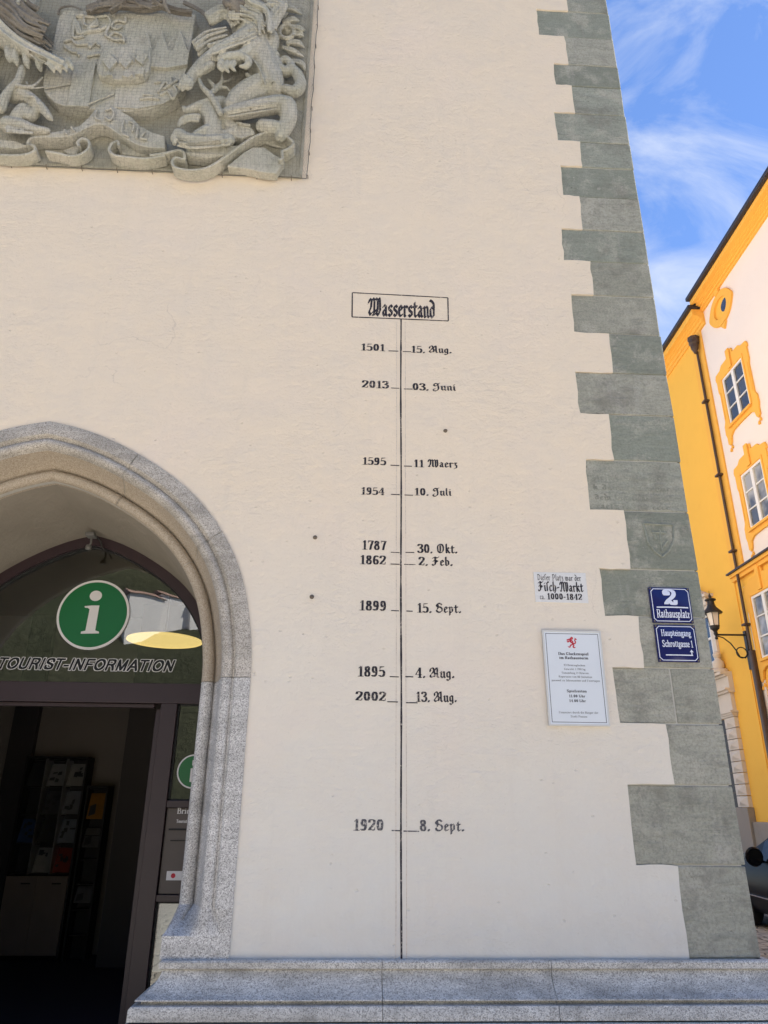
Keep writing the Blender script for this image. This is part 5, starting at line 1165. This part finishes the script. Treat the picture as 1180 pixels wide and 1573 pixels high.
for ds in (0, -3.05):
    window(h1, 8.905+ds, 9.466, .915, 1.16); window(h1, 8.93+ds, 7.03, .86, 1.22, 'pane_curtain'); window(h1, 9.40+ds, 4.46, .90, 1.27, 'pane_curtain')
    oc = MB().build('oculus', M['yellow_trim'], h1)
    sc, zc = 8.87+ds, 12.22
    ring = [(sc+.50*math.cos(a)*(1+.10*abs(math.cos(2*a))**6), zc+.40*math.sin(a)) for a in np.linspace(0, 2*math.pi, 40, endpoint=False)]
    inn = [(sc+.30*math.cos(a), zc+.24*math.sin(a)) for a in np.linspace(0, 2*math.pi, 40, endpoint=False)]
    mb = MB(); n = 40
    A_ = [H3(*p, .05) for p in ring]; B_ = [H3(*p, .05) for p in inn]; C_ = [H3(*p, .001) for p in ring]; D_ = [H3(*p, -.0) for p in inn]
    mb.add(A_+B_+C_+D_, [(i, (i+1) % n, n+(i+1) % n, n+i) for i in range(n)]+[(i, 2*n+i, 2*n+(i+1) % n, (i+1) % n) for i in range(n)]+[(n+i, n+(i+1) % n, 3*n+(i+1) % n, 3*n+i) for i in range(n)])
    mb.hbox(sc-.08, sc+.08, zc+.38, zc+.50, .001, .07); mb.hwall([(sc-.12, zc-.42), (sc, zc-.56), (sc+.12, zc-.42)], .05, .001); mb.build('surround', M['yellow_trim'], oc)
    mb = MB(); mb.hwall(inn, .006, .0012); mb.build('opening', M['yellow'], oc)
    mb = MB(); mb.hwall([(sc-.16+.30*.62*math.cos(a), zc-.01+.24*.62*math.sin(a)) for a in np.linspace(0, 2*math.pi, 24, endpoint=False)], .012, .0065); mb.build('pane', M['pane'], oc)
mb = MB()
for a in ((9.96, 10.12), (8.55, 8.70)): mb.hbox(a[0], a[1], 1.36, 6.02, -.009, .02)
mb.hbox(8.701, 9.959, 5.86, 6.02, -.009, .02); mb.hbox(8.72, 9.94, 1.36, 3.4, -.009, .012); mb.build('panel_strip', M['cream'], h1, bevel=.004)
dp = MB().build('downpipe', M['pipe'], h1)
mb = MB(); s_ = 10.12; mb.tube([H3(s_, 11.9, .09), H3(s_, 6.5, .09), H3(s_, 4.7, .09)], .031, 10); mb.build('pipe', M['pipe'], dp, smooth=True)
mb = MB(); mb.hbox(s_-.075, s_+.055, .5, 4.69, .03, .14); mb.build('guard_pipe', M['pipe'], dp, bevel=.03)
mb = MB(); c_ = H3(s_-.04, 11.85, .15)
mb.lathe(c_, [(.035, -.02), (.055, .05), (.09, .12), (.10, .22), (.125, .26), (.125, .36), (.14, .38), (.14, .42)], 8); mb.build('rain_head', M['pipe'], dp)
mb = MB()
for z in (10.5, 8.6, 6.8, 5.2): mb.hbox(s_-.075, s_+.075, z, z+.04, .0, .165)
mb.build('pipe_clamp', M['pipe'], dp)
# yellow house
h2 = thing('yellow_house', 'plain ochre yellow house with pale stone portal further up the lane', 'house', H3(16, 0, -4))
mb = MB(); mb.hbox(SJ+.001, 24, 1.45, 13.2, -9, .012); mb.build('wall', M['yellow'], h2)
mb = MB(); mb.hbox(SJ+.002, 11.30, -.3, 1.449, -9, .10); mb.hbox(13.6, 24, -.3, 1.449, -9, .10); mb.build('stone_base', M['base_stone'], h2, bevel=.015)
ZE2 = HPX(1036, 500, .38)[1]-.10
cornice(h2, SE1+.002, 24, ZE2, 12.38, M['yellow_trim'], .64)
print('eaves', ZE1, ZE2)
po = MB().build('portal', M['pale_stone'], h2)
def pyr(mb, s0, s1, z0, z1, o0, o1):
    mb.add([H3(s0, z0, o0), H3(s1, z0, o0), H3(s1, z1, o0), H3(s0, z1, o0), H3((s0+s1)/2, (z0+z1)/2, o1)], [(0, 1, 4), (1, 2, 4), (2, 3, 4), (3, 0, 4)])
for sp_ in (11.30, 13.10):
    s0, s1 = sp_, sp_+.46
    mb = MB(); zs = np.linspace(1.72, 3.52, 9)
    for a, b in zip(zs[:-1], zs[1:]): mb.hbox(s0, s1, a+.008, b-.008, .013, .10); pyr(mb, s0+.05, s1-.05, a+.03, b-.03, .1005, .155)
    mb.build('pilaster', M['pale_stone'], po)
    mb = MB(); mb.hbox(s0-.04, s1+.04, .3, 1.719, .013, .16); mb.build('pedestal', M['base_stone'], po, bevel=.01)
    mb = MB()
    for j, (z, o_) in enumerate(((3.521, .12), (3.56, .15), (3.60, .18))): mb.hbox(s0-.02-.02*j, s1+.02+.02*j, z, z+.038, .013, o_)
    mb.hbox(s0, s1, 3.64, 4.02, .013, .10); mb.build('capital', M['pale_stone'], po)
    mb = MB(); c_ = H3((s0+s1)/2, 4.47, .14)
    mb.lathe(c_, [(.20, 0), (.20, .06), (.10, .10), (.13, .16), (.12, .24), (.07, .29), (.05, .32), (.08, .36), (.09, .41), (.06, .46), (.01, .48)], 12); mb.build('finial', M['pale_stone'], po, smooth=True)
mb = MB()
for z0, z1, o_ in ((4.021, 4.07, .16), (4.071, 4.11, .22), (4.111, 4.36, .12), (4.361, 4.40, .18), (4.401, 4.46, .27)): mb.hbox(11.24, 13.62, z0, z1, .013, o_)
mb.hbox(11.76, 13.1, 3.53, 4.02, .013, .08); mb.build('entablature', M['pale_stone'], po)
mb = MB(); mb.hbox(11.765, 13.095, .4, 3.52, .013, .03); mb.build('door', M['dark_iron'], po)
mb = MB()
for z in (2.0, 2.4, 2.8, 3.2): mb.hbox(11.765, 13.095, z, z+.02, .031, .05)
mb.build('door_bar', M['pipe'], po)
# pale window group above the portal
wd = MB().build('window', M['pale_stone'], h2)
mb = MB()
for a in ((11.62, 11.80, 4.75, 5.9), (12.7, 12.88, 4.75, 5.9)): mb.hbox(a[0], a[1], a[2], a[3], .013, .07)
mb.hbox(11.55, 12.95, 5.9, 6.05, .013, .12); mb.hbox(11.60, 12.9, 6.051, 6.22, .013, .16); mb.hbox(11.5, 13.0, 6.221, 6.28, .013, .22); mb.hwall([(11.6, 6.285), (12.9, 6.285), (12.25, 6.6)], .2, .013); mb.hbox(11.55, 12.95, 4.63, 4.749, .013, .13); mb.build('surround', M['pale_stone'], wd)
mb = MB(); mb.hbox(11.805, 12.695, 4.755, 5.895, .013, .022); mb.build('pane', M['pane'], wd)
mb = MB()
for a in ((11.805, 11.87, 4.755, 5.895), (12.63, 12.695, 4.755, 5.895), (12.22, 12.29, 4.755, 5.895)): mb.hbox(a[0], a[1], a[2], a[3], .023, .055)
for z in (4.76, 5.3, 5.83): mb.hbox(11.871, 12.219, z, z+.05, .023, .05); mb.hbox(12.291, 12.629, z, z+.05, .023, .05)
mb.build('casement', M['white_paint'], wd)

# ---- wall lantern
la = thing('wall_lantern', 'black wrought iron wall lantern on a long arm beside the downpipe', 'lantern', H3(10.40, 4.4, .17))
s_, zl, ol = 10.40, 5.065, .63
mb = MB(); mb.tube([H3(s_, zl, .02), H3(s_, zl, ol+.02)], .020, 8); mb.hbox(s_-.05, s_+.05, 4.35, 5.15, .005, .03); mb.build('arm', M['dark_iron'], la)
mb = MB(); mb.tube([H3(s_, zl-.03, ol-.03), H3(s_, zl-.06, ol-.14), H3(s_, zl-.18, ol-.28), H3(s_, zl-.34, ol-.38), H3(s_, zl-.46, .20), H3(s_, zl-.48, .09), H3(s_, zl-.40, .03)], .013, 7)
mb.tube([H3(s_, zl-.37+.11*math.sin(a), .15+.11*math.cos(a)) for a in np.linspace(0, 6.6, 22)], .012, 7); mb.build('scroll', M['dark_iron'], la, smooth=True)
c_ = np.array(H3(s_, 0, ol))
mb = MB(); mb.lathe(c_+[0, 0, zl], [(.02, -.10), (.035, -.08), (.02, -.03), (.045, .02), (.035, .06), (.06, .10), (.09, .12), (.10, .18), (.11, .185)], 12); mb.build('base', M['dark_iron'], la, smooth=True)
mb = MB(); mb.lathe(c_+[0, 0, zl], [(.095, .19), (.135, .46)], 6); mb.build('glass', M['lantern_glass'], la)
mb = MB()
for j in range(6):
    a = 2*math.pi*j/6; mb.tube([c_+[.098*math.cos(a), .098*math.sin(a), zl+.185], c_+[.139*math.cos(a), .139*math.sin(a), zl+.465]], .008, 5)
mb.build('glazing_bar', M['dark_iron'], la)
mb = MB(); mb.lathe(c_+[0, 0, zl], [(.20, .455), (.205, .47), (.15, .53), (.10, .58), (.075, .64), (.07, .72), (.11, .735), (.115, .755), (.05, .79), (.025, .80), (.03, .83), (.006, .90), (.003, .95)], 14); mb.build('roof', M['dark_iron'], la, smooth=True)

# ---- dark car parked in the lane, facing uphill
cb = np.array(H3(5.75, 0, 1.62)); slope = .025
car = thing('parked_car', 'black car parked along the lane behind the tower corner', 'car', (cb[0], cb[1], ground_z(cb[0], cb[1])))
ex = np.array([DD[0], DD[1], .025]); ex /= np.linalg.norm(ex); ey = -NN; ez = np.cross(ey, ex)*-1
ez = np.cross(ex, ey); ez = ez if ez[2] > 0 else -ez
c0 = np.array([cb[0], cb[1], ground_z(cb[0], cb[1])])
CP = lambda x, y, z: c0+ex*x+ey*y+ez*z*.93        # x forwards (uphill), y towards the house, z up
SIDE = [(-2.1, .42, .55), (-2.12, .75, .60), (-1.95, 1.0, .80), (-1.55, 1.38, .60), (-.9, 1.46, .58), (0., 1.44, .58), (.35, 1.36, .59), (.95, 1.02, .78), (1.6, .92, .78), (2.05, .78, .66), (2.15, .5, .6)]
xs_ = np.linspace(-2.12, 2.15, 40)
def top(x): return np.interp(x, [-2.12, -2.0, -1.55, -.9, 0, .4, 1.0, 1.6, 2.0, 2.15], [.75, 1.02, 1.36, 1.46, 1.45, 1.36, 1.03, .93, .80, .55])
def belt(x): return np.interp(x, [-2.12, -1.9, 1.0, 1.9, 2.15], [.70, .96, .90, .78, .5])
mb = MB(); rows = []
for x in xs_:
    t_, b_ = top(x), min(belt(x), top(x)-.005); hwid = .89*(1-.10*max(0, abs(x)-1.4)**2*1.6)
    inw = max(0, (t_-b_))*.36
    rows.append([CP(x, *p) for p in ((-hwid+.06, .22), (-hwid, .32), (-hwid-.01, .6), (-hwid+.02, b_), (-hwid+.03+inw, t_-.05*(t_-b_)-.002), (-hwid+.14+inw, t_), (0, t_+.03), (hwid-.14-inw, t_), (hwid-.03-inw, t_-.05*(t_-b_)-.002), (hwid-.02, b_), (hwid+.01, .6), (hwid, .32), (hwid-.06, .22), (-hwid+.06, .22))])
mb.grid(rows); mb.add(rows[0], [tuple(range(13))]); mb.add(rows[-1], [tuple(range(13))]); body = mb.build('body', M['car'], car, smooth=True)
M['car_glass'] = plain('dark_car_glass', (.008, .008, .009), .06, .1, 3, spec=.35)
def sidewin(x0, x1, name):
    for sg in (-1, 1):
        mb = MB(); F_ = []
        for x in np.linspace(x0, x1, 6):
            t_, b_ = top(x), belt(x); inw = (t_-b_)*.36; y0, y1 = -.89+.02, -.89+.03+inw
            za, zb2 = b_+.02, t_-.07*(t_-b_)-.03
            f_ = lambda z: y0+(y1-y0)*(z-b_)/(t_-b_)-.006
            F_.append([CP(x, -sg*f_(za)*-1 if sg > 0 else f_(za)*-1, za) if False else CP(x, sg*-f_(za)*-1, za), CP(x, sg*f_(zb2), zb2)])
        mb.grid(F_); mb.build('side_window', M['car_glass'], car, fixn=False)
sidewin(-.45, .62, 'a'); sidewin(-1.45, -.52, 'b')
mb = MB(); mb.grid([[CP(.42, -.56, 1.345), CP(.42, .56, 1.345)], [CP(.98, -.70, 1.055), CP(.98, .70, 1.055)]]); mb.v = [tuple(np.array(v)+ez*.012+ex*.012) for v in mb.v]; mb.build('windscreen', M['car_glass'], car, fixn=False)
mb = MB(); mb.grid([[CP(-1.58, -.56, 1.345), CP(-1.58, .56, 1.345)], [CP(-1.96, -.70, 1.06), CP(-1.96, .70, 1.06)]]); mb.v = [tuple(np.array(v)+ez*.012-ex*.02) for v in mb.v]; mb.build('rear_window', M['car_glass'], car, fixn=False)
for sg in (-1, 1):
    for x in (-1.32, 1.35):
        wh = MB(); c_ = CP(x, sg*.80, .31); wh.lathe(c_-ey*.10, [(.20, 0), (.30, .0), (.315, .03), (.315, .17), (.30, .2), (.20, .2)], 24, ey); w_ = wh.build('wheel', M['tyre'], car, smooth=True)
        rm = MB(); rm.lathe(c_-ey*.104, [(.03, .0), (.195, .01), (.195, .198), (.03, .208)], 20, ey); rm.build('rim', M['alloy'], w_, smooth=True)
    mi = MB(); c_ = CP(.52, sg*1.0, 1.0); mi.lathe(c_-ex*.06, [(.04, 0), (.11, .0), (.125, .03), (.10, .11), (.03, .15)], 16, ex); mi.tube([CP(.55, sg*.86, .93), CP(.55, sg*.98, .98)], .02, 6); mr = mi.build('wing_mirror', M['car'], car, smooth=True)
    mg = MB(); mg.lathe(c_-ex*.064, [(.095, 0), (.095, .002)], 16, ex); mg.build('mirror_glass', M['car_glass'], mr)
    ms = MB(); ms.hexa([CP(x, sg*y, z) for x, y, z in ((-1.0, .895, .44), (1.0, .895, .44), (1.0, .91, .44), (-1.0, .91, .44), (-1.0, .895, .455), (1.0, .895, .455), (1.0, .91, .455), (-1.0, .91, .455))]); ms.build('door_strip', M['chrome'], car)
    for x in (2.06,):
        hl = MB(); hl.lathe(CP(x, sg*.62, .68), [(.02, .06), (.09, .03), (.10, -.08)], 14, ex); hl.build('headlight', M['chrome'], car, smooth=True)
    tl = MB(); tl.lathe(CP(-2.04, sg*.62, .80), [(.02, .06), (.08, .04), (.09, -.08)], 14, -ex); tl.build('tail_light', M['red'], car, smooth=True)
